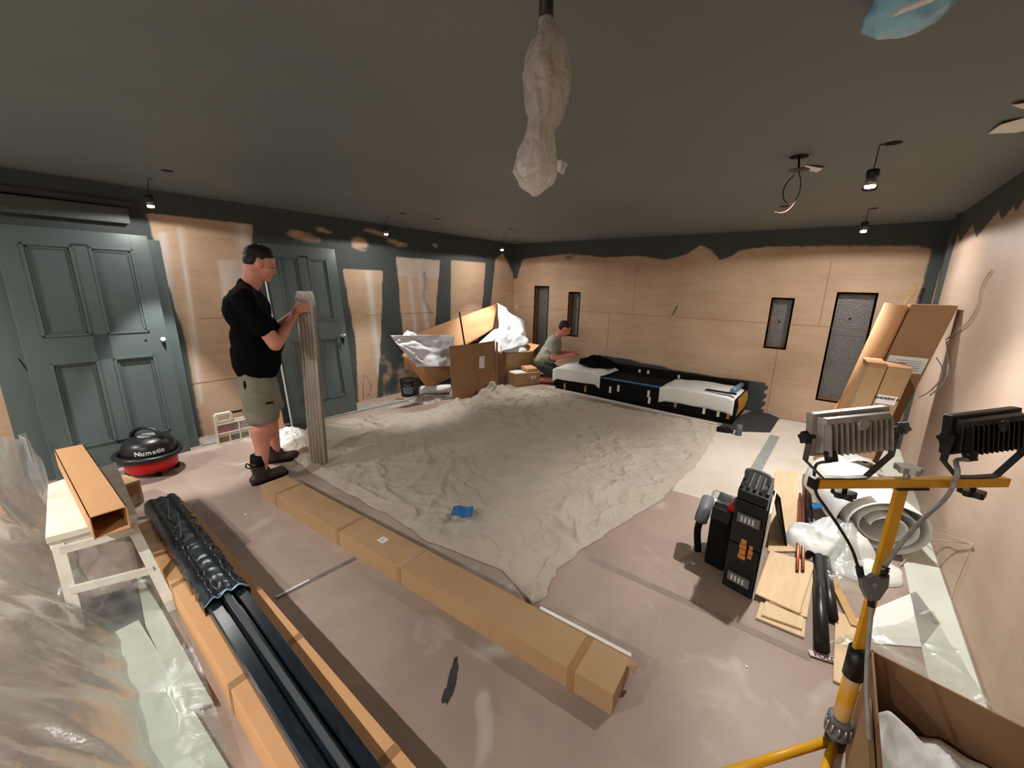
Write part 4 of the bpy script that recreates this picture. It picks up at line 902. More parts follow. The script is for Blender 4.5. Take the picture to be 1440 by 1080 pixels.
for k, (u, z, w, h, cc) in enumerate(((.02, .11, .16, .07, (176, 120, 128)), (.205, .11, .12, .07, (200, 190, 180)), (.02, .015, .075, .05, (150, 120, 84)), (.115, .015, .07, .05, (120, 118, 112)), (.205, .015, .06, .05, (160, 150, 130)))):
    bm = B(); para(bm, O_(u, -.006, z), aa*w, nn_*.008, ZZ*h); obj('contents', bm, mat('small_parts', cc, .5, c2=tuple(int(v*.6) for v in cc), nscale=60), t)
bm = B(); para(bm, O_(.13, -.05, .27), aa*.2, nn_*.02, ZZ*.022, .004); tag(obj('dark_bar', bm, M['blackp']), 'short dark bar behind the compartment case', 'bar')
bm = B(); p = F(381, 611); panel(bm, [F(381, 611), F(401, 606), V((*F(398, 605)[:2], HZ(570, F(398, 605)))), V((*F(384, 609)[:2], HZ(583, F(384, 609))))], .006); tag(obj('cardboard_offcut', bm, M['card_o']), 'bright cardboard offcut standing just behind the knees of the standing man', 'cardboard')
bm = B(); P = [F(386, 618), F(428, 605), F(436, 594), F(402, 600)]; panel(bm, [p+ZZ*.008 for p in P], .012); tag(obj('dark_slab', bm, M['slate']), 'dark flat slab on the floor behind the standing man and under the thin pole', 'slab')

# ------------------------------------------------------------------ CARDBOARD HEAP far left
bl, br = F(637, 566), V((.95, -1.55, 0)); hpn = .757
t = thing('brown_cardboard', 'upright brown cardboard panel with a white label in front of the bubble-lined carton', 'cardboard', bl)
bm = B(); kx = V((-.06, .0, 0)); mid = bl.lerp(br, .42)+V((.05, 0, 0)); panel(bm, [bl, mid, mid+kx+ZZ*hpn, bl+kx+ZZ*hpn], .01); panel(bm, [mid, br, br+kx+ZZ*hpn, mid+kx+ZZ*hpn], .01); obj('panel', bm, M['card_d'], t)
n_ = (br-bl).cross(ZZ).normalized(); n_ = n_ if n_.x > 0 else -n_
bm = B(); q = mid.lerp(br, .22)+kx*.55+n_*.009+ZZ*.40; para(bm, q, (br-mid).normalized()*.12, n_*.002, ZZ*.17); tag(obj('label', bm, M['label'], t), 'white label', None)
bm = B(); q = mid.lerp(br, .97)+n_*.004; para(bm, q, (br-mid).normalized()*.02, kx*.3-V((.01, 0, 0)), ZZ*hpn*.98); obj('torn_edge', bm, M['card'], t)
# big open carton leaning at the wall
t = thing('opened_carton', 'big opened carton lying against the far left wall with bubble foil spilling out', 'box', (.4, -2.0, 0))
def X_(px, py, x): return PX(px, py, x)
def quadsheet(bm, pts, nu, nv, amp, s, seed, th=.003, ang=None):
    a, b, c, d = pts; n_ = (b-a).cross(d-a).normalized()
    def fn(u, v): p = (a*(1-u)+b*u)*(1-v)+(d*(1-u)+c*u)*v; return p+n_*amp*(noise.noise(V((u*s, v*s*1.4, seed)))+.5*ridged(u*2, v*2, s*.6, seed, 3))
    return sheet(bm, fn, nu, nv, th)
bm = B(); quadsheet(bm, (X_(640, 494, .5), X_(693, 464, .36), X_(699, 427, .12), X_(583, 470, .12)), 24, 12, .02, 2, 4, .006); obj('back_flap', bm, M['card_o'], t, True)
bm = B(); panel(bm, [X_(583, 470, .12), X_(640, 494, .5), X_(622, 512, .5), X_(566, 500, .2)], .006); obj('side_flap', bm, M['card'], t)
bm = B(); panel(bm, [X_(566, 500, .45), X_(600, 545, .35), X_(616, 540, .4), X_(596, 514, .6)], .007); obj('front_flap', bm, M['card_o'], t)
bm = B(); panel(bm, [X_(592, 512, .6), X_(640, 508, .65), X_(640, 528, .62), X_(613, 541, .5)], .006); obj('bottom_flap', bm, M['card'], t)
bm = B(); quadsheet(bm, (X_(586, 516, .64), X_(636, 515, .72), X_(638, 471, .58), X_(548, 472, .55)), 40, 24, .045, 3, 9, .004); tag(obj('foam_sheet', bm, M['bubble'], t, True), 'white foam lining spilling over the left rim', None)
bm = B(); quadsheet(bm, (X_(556, 482, .60), X_(596, 514, .66), X_(585, 470, .52), X_(572, 465, .50)), 24, 16, .03, 4, 2, .004); obj('foam_fold', bm, M['bubble'], t, True)
bm = B(); quadsheet(bm, (X_(703, 496, .74), X_(742, 484, .70), X_(737, 452, .45), X_(699, 426, .30)), 30, 30, .04, 3, 5, .004); tag(obj('foil_lining', bm, M['bubble'], t, True), 'bright silver bubble foil lining at the right', None)
bm = B(); quadsheet(bm, (X_(668, 487, .72), X_(705, 498, .78), X_(704, 462, .5), X_(694, 464, .42)), 16, 16, .03, 3, 7, .004); obj('foil_fold', bm, M['bubble'], t, True)
bm = B(); a = V((.62, -1.95, .55)); b = X_(646, 439, .62); tube(bm, [X_(656, 500, .70), b], .012, 8); tag(obj('dark_batten', bm, M['ink']), 'thin dark batten standing up behind the upright cardboard panel', 'batten')
def carton(lab, o, a, b, h, m, parts=True, z0=0):
    t = thing('carton', lab, 'box', V((o.x, o.y, z0))); bm = B(); O2 = V((o.x, o.y, z0)); para(bm, O2, a, b, ZZ*h, .003); obj('carton_body', bm, m, t)
    if parts: bm = B(); para(bm, O2+a*.5-a.normalized()*.025+ZZ*(h), a.normalized()*.05, b, ZZ*.0015); obj('tape', bm, M['tape'], t)
    return t
# stacked boxes beside the kneeling man
o = F(724, 544); a = F(754, 533)-o; b = F(708, 541)-o; a = V((.18, .44, 0)); b = V((-.26, .10, 0))
t = carton('open carton beside the kneeling man with white flaps on top', o, a, b, .20, M['card'])
bm = B(); para(bm, o+ZZ*.203+a*.05+b*.1, a*.45, b*.8, ZZ*.004); obj('white_flap', bm, M['label'], t)
bm = B(); q = o+ZZ*.205+a*.55+b*.2; para(bm, q, a*.4, b*.7+ZZ*.02, ZZ*.05, .004); obj('top_box', bm, M['card_o'], t)
bm = B(); n_ = V((a.y, -a.x, 0)).normalized(); q = o+a*.62+n_*.001+ZZ*.10; para(bm, q, a.normalized()*.035, n_*.001, ZZ*.05); para(bm, q+a.normalized()*.055, a.normalized()*.035, n_*.001, ZZ*.05); obj('marks', bm, M['label'], t)
o2 = V((.66, -1.02, 0)); a2 = V((.16, .55, 0)); b2 = V((-.30, .09, 0))
carton('brown carton at the bottom of the stack below the bubble foil', o2, a2, b2, .25, M['card'], False)
carton('brown carton on top of the stack below the bubble foil', o2+V((.01, .02, 0)), a2*.97, b2, .22, M['card'], True, .252)
bm = B(); q = o2+a2+ZZ*.475; panel(bm, [q, q+b2*.9, q+b2*.9+V((.04, .09, .10)), q+V((.06, .10, .10))], .005); tag(obj('box_flap', bm, M['card_o']), 'raised cardboard flap at the far right corner of the stacked cartons', 'flap')
crumple('foil_heap', o2+a2*.5+b2*.5+ZZ*.475, a2*.45, b2*.5, .10, M['bubble'], 'crumpled bubble foil heaped on the stacked cartons', 'foil', 5, 6)
# paint bucket
c = V((.21, -2.6, 0)); t = thing('paint_bucket', 'black paint bucket with a grey label at the foot of the far left wall', 'bucket', c)
bm = B(); lathe(bm, [(0, 0), (.10, 0), (.115, .22), (.12, .225), (.12, .24), (.112, .24), (.1, .236), (0, .236)], c, 28); obj('pail', bm, M['blackp'], t, True)
bm = B(); n_ = V((1, -.9, 0)).normalized(); s_ = V((-n_.y, n_.x, 0))
sheet(bm, lambda u, v: c+(n_*math.cos((u-.5)*1.2)+s_*math.sin((u-.5)*1.2))*(.106+.0105*v)+ZZ*(.05+.1*v), 8, 2); obj('label', bm, M['grey'], t)
bm = B(); tube(bm, spline([c+s_*.12+ZZ*.225, c+n_*.13+ZZ*.17, c-s_*.12+ZZ*.225]), .003, 6); obj('wire_handle', bm, M['alu'], t)
# white roll and debris
def spiralroll(name, lab, c, axis, L, R0, turns, m, th=.01, seed=0, cat='roll'):
    t = c; axis = V(axis).normalized(); x, y = frame_of(axis); bm = B()
    def fn(u, v):
        a = u*turns*2*math.pi; r = R0*(.22+.78*u)+.006*noise.noise(V((u*20, v*3, seed)))*R0*10; q = (x*math.cos(a)+y*math.sin(a)*.86)*r
        return V(c)+axis*((v-.5)*L+.04*noise.noise(V((u*6, v*2, seed+4))))+q
    sheet(bm, fn, int(turns*34), 12, .003)
    mz = min(v.co.z for v in bm.verts)
    bmesh.ops.translate(bm, verts=bm.verts, vec=V((0, 0, .004-mz))) if c[2] < .5 and name != 'foam_roll_top' else None
    return tag(obj(name, bm, m, None, True), lab, cat)
spiralroll('foam_roll', 'small white foam roll on the floor in front of the big opened carton', F(612, 554)+ZZ*.08, FX*1+FY*.35, .42, .085, 2.5, M['foamw'], seed=2)
crumple('crumpled_film', F(600, 562), FX*.22, FY*.22, .05, M['filmwhite'], 'flattened crumple of white film on the floor below the bubble-lined carton', 'film', 14, 9)
bm = B(); c = F(556, 563); para(bm, c, FX*.1, FY*.06, ZZ*.03, .005); tag(obj('rubble', bm, M['card_d']), 'small brown scrap on the floor beside the paint bucket', 'scrap')

# ------------------------------------------------------------------ BENCH
x0, x1, y0, y1, hb = 1.5, 4.03, -.85, -.12, .30
t = thing('bench', 'long low black bench along the back wall with blue tape and foam-wrapped ends', 'bench', (2.75, -.5, 0))
bm = B(); box(bm, x0+.02, x1-.02, y0+.03, y1, .0, .06); obj('plinth', bm, M['blackm'], t)
bm = B(); box(bm, x0, x1, y0, y1, .06, hb, .005); obj('carcass', bm, M['blackm'], t)
bm = B(); box(bm, 1.55, x1-.02, y1-.03, y1+.06, hb, hb+.10, .004); obj('back_rail', bm, M['blackm'], t)
q0, q1 = F(853, 528, hb), F(940, 545, hb); bm = B(); box(bm, 2.25, 3.15, y0+.003, y0+.10, hb, hb+.0025); obj('blue_tape', bm, M['blue'], t)
for px_, py_ in ((794, 543), (823, 547), (858, 548), (870, 541), (912, 553), (913, 563), (950, 568), (990, 577), (1010, 581), (1024, 584)):
    q = PY(px_, py_, y0-.002); bm = B(); z_ = max(.08, min(.2, q.z)); box(bm, q.x-.015, q.x+.015, y0-.004, y0, z_-.045, z_+.045); obj('tape_tab', bm, M['gold'] if px_ in (1024, 823, 794, 950) else M['label'], t)
for px_, py_ in ((900, 515), (912, 518), (955, 525)):
    q = PY(px_, py_, y1-.035); bm = B(); box(bm, q.x-.015, q.x+.015, y1-.036, y1-.03, hb+.02, hb+.07); obj('clip', bm, M['label'], t)
for i in range(9):
    yy = y0+.02+i*.065; bm = B(); tube(bm, spline([(x1+.004, yy, hb+.03), (x1+.02, yy+.01*math.sin(i*3), hb-.06), (x1+.006, yy+.012, .12)]), .006, 6); obj('yellow_tie', bm, M['gold'], t)
def foamcover(lab, xa, xb, over, seed, thick=.05):
    bm = B()
    def fn(u, v):   # v 0 = bottom of front drop, 1 = back edge
        x = xa+(xb-xa)*u; drop = .20; L = drop+.62; s = v*L; lift = thick*(.35+.65*smooth01(math.sin(u*math.pi)*3))+.012*noise.noise(V((u*4, v*4, seed)))
        if s < drop: return V((x, y0-.012-.012*noise.noise(V((u*3, v*3, seed))), hb+lift-(drop-s)*(.75+.25*over(u))))
        return V((x, y0-.012+(s-drop)*(1-.35*over(1-u)*0), hb+lift+.02*noise.noise(V((u*3, v*2, seed+3)))))
    sheet(bm, fn, 30, 30, .006); return tag(obj('foam_cover', bm, M['foamw'], None, True), lab, 'foam')
foamcover('white foam sheet folded over the left end of the bench beside the kneeling man', x0-.01, 2.28, lambda u: 1-u*.5, 3, .07)
foamcover('white foam sheet folded over the right end of the bench', 3.13, x1-.03, lambda u: 1, 11)
bm = B(); box(bm, 3.66, 4.0, y0+.02, y0+.09, hb+.065, hb+.075, .002); tag(obj('black_strip', bm, M['blackm']), 'short black strip lying on the right foam sheet of the bench', 'strip')
bm = B(); c0 = V((3.94, y0+.16, hb+.085)); tube(bm, [c0, c0+V((.02, .42, 0))], .03, 16); tag(obj('blue_roll', bm, mat('blue_grey_roll', (96, 124, 156), .3), None, True), 'blue-grey roll lying across the right end of the bench', 'roll')
crumple('black_jacket', V((2.02, -.42, hb+.09)), V((.30, 0, 0)), V((0, .2, 0)), .13, M['shirt'], 'black jacket heaped on the bench top beneath the hands of the kneeling man', 'jacket', 21, 8, 36)
# dark mat at the bench's right end, pipe stub and small debris
bm = B(); panel(bm, [F(1010, 600, .006), F(1045, 607, .006), F(1083, 608, .006), F(1096, 588, .006), F(1066, 575, .006), F(1038, 585, .006)], .004); tag(obj('dark_mat', bm, M['slate']), 'dark painted patch on the floor right of the bench', 'mat')
c = F(1038, 612); bm = B(); lathe(bm, [(0, 0), (.035, 0), (.03, .12), (.026, .12), (0, .118)], c, 18); tag(obj('pipe_stub', bm, mat('grey_pipe', (92, 98, 98), .5), None, True), 'short grey pipe stub standing on the floor by the right end of the bench', 'pipe')
crumple('dark_debris', F(1018, 606), FX*.1, FY*.09, .05, M['blackm'], 'small dark crumpled scrap at the far right corner of the dust sheet', 'scrap', 31, 11, 20)
# sockets and fittings on the back wall
for px_, py_, w, h, lab in ((724, 432, .03, .05, 'small white switch plate in the far left corner'), ):
    q = PY(px_+2, py_, -.004); bm = B(); box(bm, q.x-w/2, q.x+w/2, -.008, 0, q.z-h/2, q.z+h/2, .001); tag(obj('switch_plate', bm, M['label']), lab, 'switch')
q0, q1 = PY(951, 430, -.003), PY(944, 444, -.003); bm = B(); para(bm, q0, q1-q0, V((.03, 0, .004)), V((0, -.002, 0))); tag(obj('tape_strip', bm, mat('olive_tape', (104, 112, 92), .6)), 'short slanted olive tape strip on the middle of the back wall', 'tape')
c = V((.66, -.06, 0)); q = PY(766, 492, -.02); bm = B(); lathe(bm, [(0, 0), (.04, 0), (.045, .10), (.035, .11), (.035, .15), (0, .15)], V((.665, .06, .29)), 16); tag(obj('white_can', bm, M['label'], None, True), 'small white can standing in the tall left recess of the back wall', 'can')

# ------------------------------------------------------------------ RIGHT BACK CORNER: leaning cartons
tr, br_ = V((5.475, -1.60, 1.48)), V((5.22, -1.66, 0.0)); up = tr-br_; wv = V((-.25, .03, 0)); dv_ = V((.0, .24, 0))
t = thing('tall_carton', 'tall brown carton with a white paper label leaning into the right back corner', 'box', br_)
bm = B(); para(bm, br_, wv, dv_, up, .004); obj('carton', bm, M['card_d'], t)
un = up.normalized(); fn_ = wv.cross(up).normalized(); fn_ = fn_ if fn_.y < 0 else -fn_
bm = B(); para(bm, br_+up*.64+wv*.05+fn_*.001, wv*.9, fn_*.0015, up*.085); lb = obj('paper_label', bm, M['label'], t)
bm = B()
for i in range(5): para(bm, br_+up*(.655+.012*i)+wv*.15+fn_*.003, wv*(.6-.1*(i % 2)), fn_*.0004, up*.003)
obj('print', bm, M['grey'], lb)
bm = B(); a = br_+wv*1.33+V((0, .03, 0)); tube(bm, [a+un*.05+V((0, 0, .0)), a+up*.995], .078, 28); tag(obj('cardboard_tube', bm, M['card_o'], None, True), 'thick cardboard tube leaning beside the tall brown carton', 'tube')
T1, T2, T3 = PY(1222, 509, -2.02), PY(1249, 513, -2.02), PY(1285, 518, -2.02)
ln_ = V((.13, .0, 0))
def leanc(lab, a, b, dep, h, m, adj=0):
    a = V((a.x, a.y, h)); b = V((b.x, b.y, h)); upv = V((ln_.x, ln_.y, h)); t = thing('leaning_carton', lab, 'box', a-upv)
    bm = B(); para(bm, a-upv, b-a, V((-.02, dep, 0)), upv, .004); obj('carton', bm, m, t); return t, a, b, upv
H1 = T2.z
t, a, b, upv = leanc('narrow tan carton leaning beside the carton with the name label, left of it', T1+V((.0, 0, 0)), T2, .29, H1, M['card'])
bm = B(); para(bm, a-upv*.03-V((0, .0015, 0)), b-a, V((0, .001, 0)), upv*.03); tag(obj('edge_tape', bm, M['tape'], t), None, None)
bm = B(); para(bm, a+V((-.01, .0, .002)), (b-a)*1.05, V((-.02, .30, 0)), V((0, 0, .004))); tag(obj('lid', bm, M['card_o'], t), None, None)
t, a, b, upv = leanc('tan carton with a black printed name label leaning in the right back corner', T2+V((.004, .0, 0)), T3, .29, T3.z-.01, M['card'])
bm = B(); para(bm, a+V((-.005, .0, .002)), (b-a)*1.03, V((-.02, .30, 0)), V((0, 0, .004))); obj('lid', bm, M['card_o'], t)
nl = b-a; q = a-upv*.27+V((0, -.002, 0)); bm = B(); para(bm, q-upv*.0+nl*.06, nl*.82, V((0, -.001, 0)), upv*.065); lb = tag(obj('name_label', bm, M['label'], t), 'white label', None)
text_mesh('lettering', 'ANDREW A', .026, q+nl*.47+upv*.042+V((0, -.0016, 0)), nl, upv, M['ink'], lb, .0006, .0012)
bm = B(); q = a-upv*.76+V((0, -.002, 0)); para(bm, q+nl*.05, nl*.9, V((0, -.001, 0)), upv*.06); tag(obj('lower_label', bm, M['label'], t), 'pale lower label', None)
bm = B(); q = q+V((0, -.0012, 0)); c_ = q+nl*.3+upv*.03; lathe(bm, [(.012, 0), (.016, 0), (.016, .0006), (.012, .0006)], c_, 16, (0, -1, 0)); para(bm, q+nl*.6+upv*.02, nl*.2, V((0, -.0005, 0)), upv*.02); obj('stamp', bm, M['ink'], lb)
bm = B(); q0, q1 = F(1141, 628), PY(1290, 398, -.14); d = (q1-q0); s = V((.014, 0, 0)); para(bm, q0-s, s*2, V((0, .012, 0)), d); tag(obj('leaning_batten', bm, M['timber']), 'long thin pine batten leaning in front of the cartons in the right back corner', 'batten')
# wall cables on the right
def wirew(lab, pts, x=RW-.012, r=.004, m='wire', xs=None):
    P = [PX(px_, py_, (xs[i] if xs else x)) for i, (px_, py_) in enumerate(pts)]; bm = B(); tube(bm, spline(P), r, 6); return tag(obj('wall_cable', bm, M[m], None, True), lab, 'cable')
wirew('pair of grey cables hanging from the right wall beside the tall carton', [(1394, 380), (1385, 392), (1378, 410), (1374, 430), (1362, 452), (1348, 464), (1330, 478)], r=.0055, m='wire')
wirew('grey cable loop dropping from the pair beside the tall carton', [(1331, 481), (1333, 500), (1333, 520), (1325, 540), (1308, 556)], r=.0045, m='cable', xs=[RW-.02, RW-.03, RW-.04, RW-.05, RW-.08])
wirew('shorter grey cable loop curling in front of the tall carton', [(1317, 503), (1325, 518), (1322, 534), (1308, 550), (1292, 559)], r=.004, m='cable', xs=[RW-.05, RW-.05, RW-.06, RW-.08, RW-.12])
wirew('thin wire leaving the right wall and dropping straight down', [(1368, 765), (1358, 790), (1345, 820), (1338, 843)], r=.0025, m='wire')
P = [PX(1368, 764, RW-.01), F(1345, 757, .30), F(1325, 751, .2), F(1300, 748, .1), F(1290, 748, .02)]; bm = B(); tube(bm, spline(P), .003, 6); tag(obj('wall_cable', bm, M['wire'], None, True), 'upper beige wire reaching from the right wall towards the white foam rolls', 'cable')
P = [PX(1368, 766, RW-.01), F(1340, 762, .25), F(1310, 760, .15), F(1285, 775, .05), F(1266, 795, .01)]; bm = B(); tube(bm, spline(P), .003, 6); tag(obj('wall_cable', bm, M['wire'], None, True), 'lower beige wire curving from the right wall down to the floor', 'cable')

# ------------------------------------------------------------------ TOOL CASES
bl_, br2 = V((4.536, -3.850, 0)), V((4.682, -3.884, 0)); wv = br2-bl_; wn = wv.normalized(); bk = V((-.03, 1, 0))
t = thing('tool_case', 'tall black stacked tool case with grey latches standing on end', 'tool case', (bl_+br2)/2)
bm = B(); para(bm, bl_+ZZ*.0, wv, bk*.34, ZZ*.27, .008); obj('lower_case', bm, M['blackp'], t)
bm = B(); para(bm, bl_+ZZ*.275, wv, bk*.34, ZZ*.24, .008); obj('upper_case', bm, M['blackp'], t)
bm = B(); para(bm, bl_+ZZ*.52+wv*.02, wv*.96, bk*.30, ZZ*.05, .01); obj('top_case', bm, M['blackp'], t)
for z, nm in ((.055, 'latch'), (.40, 'latch')):
    bm = B(); para(bm, bl_+wv*.14-bk*.012+ZZ*z, wv*.72, bk*.014, ZZ*.05, .004); lt = tag(obj(nm, bm, M['grey'], t), 'grey latch', None)
    bm = B()
    for k in range(4): para(bm, bl_+wv*(.26+.12*k)-bk*.014+ZZ*(z+.01), wv*.06, bk*.003, ZZ*.03)
    obj('latch_rib', bm, M['label'], lt)
bm = B(); o_ = bl_+wv*.36-bk*.003+ZZ*.20
for k, (u, z, w, h) in enumerate(((0, 0, .24, .022), (.02, .026, .2, .03), (0, .060, .22, .022), (.03, .086, .17, .026), (.30, .02, .12, .02), (.30, .044, .14, .024), (.31, .072, .11, .022))): para(bm, o_+wv*u+ZZ*z, wv*w, bk*.002, ZZ*h)
tag(obj('orange_badge', bm, M['orange'], t), 'blurred orange lettering', None)
for k in range(5): bm = B(); para(bm, bl_+wv*(.06+.2*k)+bk*.02+ZZ*.565, wv*.1, bk*.22, ZZ*.022, .004); obj('rib', bm, M['blackp'], t)
bm = B(); c = bl_+wv*.5+bk*.12+ZZ*.59; tube(bm, spline([c-wv*.35, c-wv*.3+ZZ*.05, c+wv*.3+ZZ*.05, c+wv*.35]), .011, 8); obj('handle', bm, M['grey'], t, True)
bm = B(); para(bm, br2+wn*.004+bk*.01, wn*.006, bk*.30, ZZ*.50+wn*.006, .001); tag(obj('cardboard_sheet', bm, M['label']), 'thin pale card sheet standing against the right side of the black tool case', 'cardboard')
t2 = thing('tool_bag', 'black open tool bag with a bottle on top, left of the tall tool case', 'bag', bl_-wn*.1+bk*.15)
bm = B(); para(bm, bl_-wn*.125+bk*.10, wn*.115, bk*.24, ZZ*.36, .02); obj('bag_body', bm, M['blackm'], t2)
bm = B(); para(bm, bl_-wn*.125+bk*.09+ZZ*.30, wn*.1, bk*.02, ZZ*.07+wn*.01, .005); obj('pocket', bm, M['blackp'], t2)
bm = B(); c = bl_-wn*.175+bk*.16+ZZ*.30; tube(bm, [c-bk*.06-ZZ*.05, c+bk*.09+ZZ*.02], .036, 18); tag(obj('grey_roll', bm, M['grey'], t2, True), 'grey rolled strap', None)
bm = B(); c = bl_-wn*.175+bk*.16; tube(bm, spline([c+ZZ*.26, c+ZZ*.15-wn*.02, c+ZZ*.012]), .02, 10); obj('hanging_strap', bm, M['blackm'], t2, True)
bt = thing('bottle', 'clear plastic bottle lying on the black tool bag', 'bottle', bl_-wn*.07+bk*.2+ZZ*.36)
c0 = bl_-wn*.14+bk*.16+ZZ*.405; c1 = bl_+wn*.05+bk*.17+ZZ*.4; 
c1 = c0+(wn*.98+bk*.1).normalized()*.15
bm = B(); tube(bm, [c0, c0.lerp(c1, .08), c0.lerp(c1, .35), c0.lerp(c1, .5), c0.lerp(c1, .7), c1], [.024, .033, .034, .030, .034, .016], 20); obj('bottle_body', bm, M['filmclear'], bt, True)
bm = B(); tube(bm, [c1, c1+(c1-c0).normalized()*.018], .014, 14); obj('bottle_cap', bm, M['label'], bt)
bm = B(); c = bl_-wn*.05+bk*.12+ZZ*.365; para(bm, c, wn*.035, bk*.05, ZZ*.05+wn*.02, .008); tag(obj('red_tool', bm, M['red']), 'small red tool standing in the black tool bag below the bottle', 'tool')
bm = B(); panel(bm, [F(1093, 724, .0)+ZZ*.004, F(1106, 770), F(1096, 700, .34), F(1088, 690, .42)], .012); tag(obj('black_wedge', bm, M['blackm']), 'black triangular wedge leaning behind the tool case over the plywood', 'lid')

# ------------------------------------------------------------------ PLY OFFCUTS, PIPES, TIMBER
def board(lab, pts, z0, th, m='wood'):
    bm = B(); P = [F(x, y, z0+th) for x, y in pts]; hexa(bm, [p-ZZ*th for p in P]+P, .0015) if len(pts) == 4 else panel(bm, [p-ZZ*th/2 for p in P], th)
    return tag(obj('plywood_offcut', bm, M[m]), lab, 'plywood')
board('long birch plywood plank lying behind the tool case', [(1080, 775), (1125, 775), (1121, 662), (1090, 662)], .002, .010)
board('bottom birch plywood strip at the near end of the offcut pile', [(1063, 868), (1131, 896), (1134, 868), (1070, 846)], .002, .010)
board('upper birch plywood strip lying on the bottom strip of the offcut pile', [(1071, 864), (1128, 884), (1130, 868), (1076, 846)], .0135, .010)
board('plywood sheet under the large top sheet of the offcut pile', [(1076, 848), (1135, 868), (1146, 800), (1100, 780)], .0135, .008)
board('large top birch plywood sheet of the offcut pile', [(1062, 834), (1124, 862), (1146, 792), (1083, 774)], .027, .008)
board('narrow white batten laid on the plywood offcut pile', [(1082, 846), (1126, 862), (1128, 858), (1084, 842)], .0225, .006)
board('birch plywood piece below the black pipes, beside the yellow mast', [(1172, 956), (1216, 975), (1224, 876), (1175, 859)], .002, .010)
def rod(name, lab, cat, a, b, r, m, seg=14, hollow=False):
    t = bm = B(); a = V((a.x, a.y, a.z)); b = V((b.x, b.y, b.z)); tube(bm, [a, b], r, seg)
    o = tag(obj(name, bm, m, None, True if seg > 8 else False), lab, cat)
    if hollow: b2 = B(); d = (a-b).normalized(); lathe(b2, [(0, 0), (r*.82, 0), (r*.82, .001), (0, .001)], a, seg, d); obj('pipe_mouth', b2, M['ink'], o)
    for p in o.data.polygons: p.use_smooth = len(p.vertices) == 4
    return o
rod('copper_pipe', 'copper pipe on the plywood, left of the two', 'pipe', F(1121, 803, .046), F(1125, 694, .046), .0085, M['copper'], 14, True)
rod('copper_pipe', 'copper pipe on the plywood, right of the two', 'pipe', F(1129, 803, .046), F(1130, 690, .046), .0085, M['copper'], 14, True)
rod('black_pipe', 'longest black plastic pipe on the floor reaching towards the yellow mast', 'pipe', F(1156, 912, .030), F(1151, 776, .030), .029, M['blackp'], 20, True)
rod('black_pipe', 'black plastic pipe lying just right of the longest one', 'pipe', F(1170, 868, .028), F(1160, 785, .028), .026, M['blackp'], 20, True)
rod('black_pipe', 'short black pipe beside the copper pipes and the white foam rolls', 'pipe', F(1140, 782, .028), F(1134, 670, .028), .027, M['blackp'], 20, True)
bm = B(); a, b = F(1202, 884, .004), F(1140, 757, .004); d = b-a; s = V((-d.y, d.x, 0)).normalized()*.018; para(bm, a-s, s*2, d, ZZ*.018); tag(obj('timber_lath', bm, M['timber']), 'thin pine lath on the floor between the black pipes and the foam rolls', 'lath')
bm = B(); c = F(1158, 925, .008); para(bm, c-FX*.05+FY*.01, FX*.11-FY*.05, FY*.03+FX*.01, ZZ*.002); o = tag(obj('fold_tag', bm, mat('pink_tag', (214, 186, 184), .4)), 'small pink printed tag at the near end of the longest black pipe', 'tag')
text_mesh('lettering', 'FOLD', .034, c+FX*.008-FY*.002+ZZ*.003, FX*.11-FY*.05, FY, M['ink'], o, .0005, .0008)
# foam rolls
def roll(name, lab, c, axis, L, R0, m, sq=.8, seed=0, turns=3.2, upz=0):
    axis = V(axis).normalized(); x = V((-axis.y, axis.x, 0)); bm = B()
    def fn(u, v):
        a = u*turns*2*math.pi; r = R0*(.30+.70*u)*(1+.10*noise.noise(V((math.cos(a)*1.2, math.sin(a)*1.2+v*1.5, seed))))
        return V(c)+axis*((v-.5)*L*(1+.12*noise.noise(V((u*5, v, seed)))))+x*math.cos(a)*r+ZZ*(math.sin(a)*r*sq)
    sheet(bm, fn, int(turns*30), 14, .004)
    mz = min(v.co.z for v in bm.verts); bmesh.ops.translate(bm, verts=bm.verts, vec=ZZ*(.004+upz-mz)); return tag(obj(name, bm, m, None, True), lab, 'foam roll')
c = F(1205, 735); roll('white_foam_roll', 'big loose white foam roll on the floor behind the yellow mast', V((5.12, -2.68, 0)), FX*.35+FY, .62, .26, M['foamw'], .8, 3)
roll('white_foam_roll', 'white foam roll farther back, seen through the left floodlight bracket', V((5.06, -2.15, 0)), FX*.2+FY, .16, .20, M['foamw'], .95, 8, 2.4)
bm = B()
def fs(u, v): p = F(1132+u*70, 722-v*30+u*20, 0); z = .30+.12*math.sin(v*2.4)+.05*noise.noise(V((u*4, v*4, 2)))-.20*(1-u)**3; return V((p.x-.02, p.y-.55+.75*v*.4, max(.01, z)))
bm.free()
crumple('foam_offcut', F(1165, 770), FX*.24, FY*.22, .20, M['foamw'], 'crumpled white foam sheet slumped in front of the big white foam roll', 'foam', 41, 3, 40)
bm = B(); c = F(1152, 735, .30)
q = F(1153, 716, .19); para(bm, q-FX*.045, FX*.08+FY*.02, FY*.02+ZZ*.02, ZZ*.002); tag(obj('blue_tape_piece', bm, M['blue']), 'short piece of blue tape stuck on the white foam left of the yellow mast', 'tape')
bm = B()
sheet(bm, lambda u, v: (lambda p: V((p.x, p.y, .05+.16*(1-v)*smooth01(1-abs(u-.5)*1.6)+.03*ridged(p.x, p.y, 8, 3, 3))))(F(1160+u*50, 775+v*55+u*6)), 30, 30); tag(obj('clear_wrapper', bm, M['filmclear'], None, True), 'clear crinkled plastic wrapper in front of the white foam rolls', 'wrapper')
crumple('foam_offcut', F(1215, 800), FX*.20, FY*.14, .07, M['foamw'], 'flat white foam scrap beside the cable splitter', 'foam', 44, 5, 30)
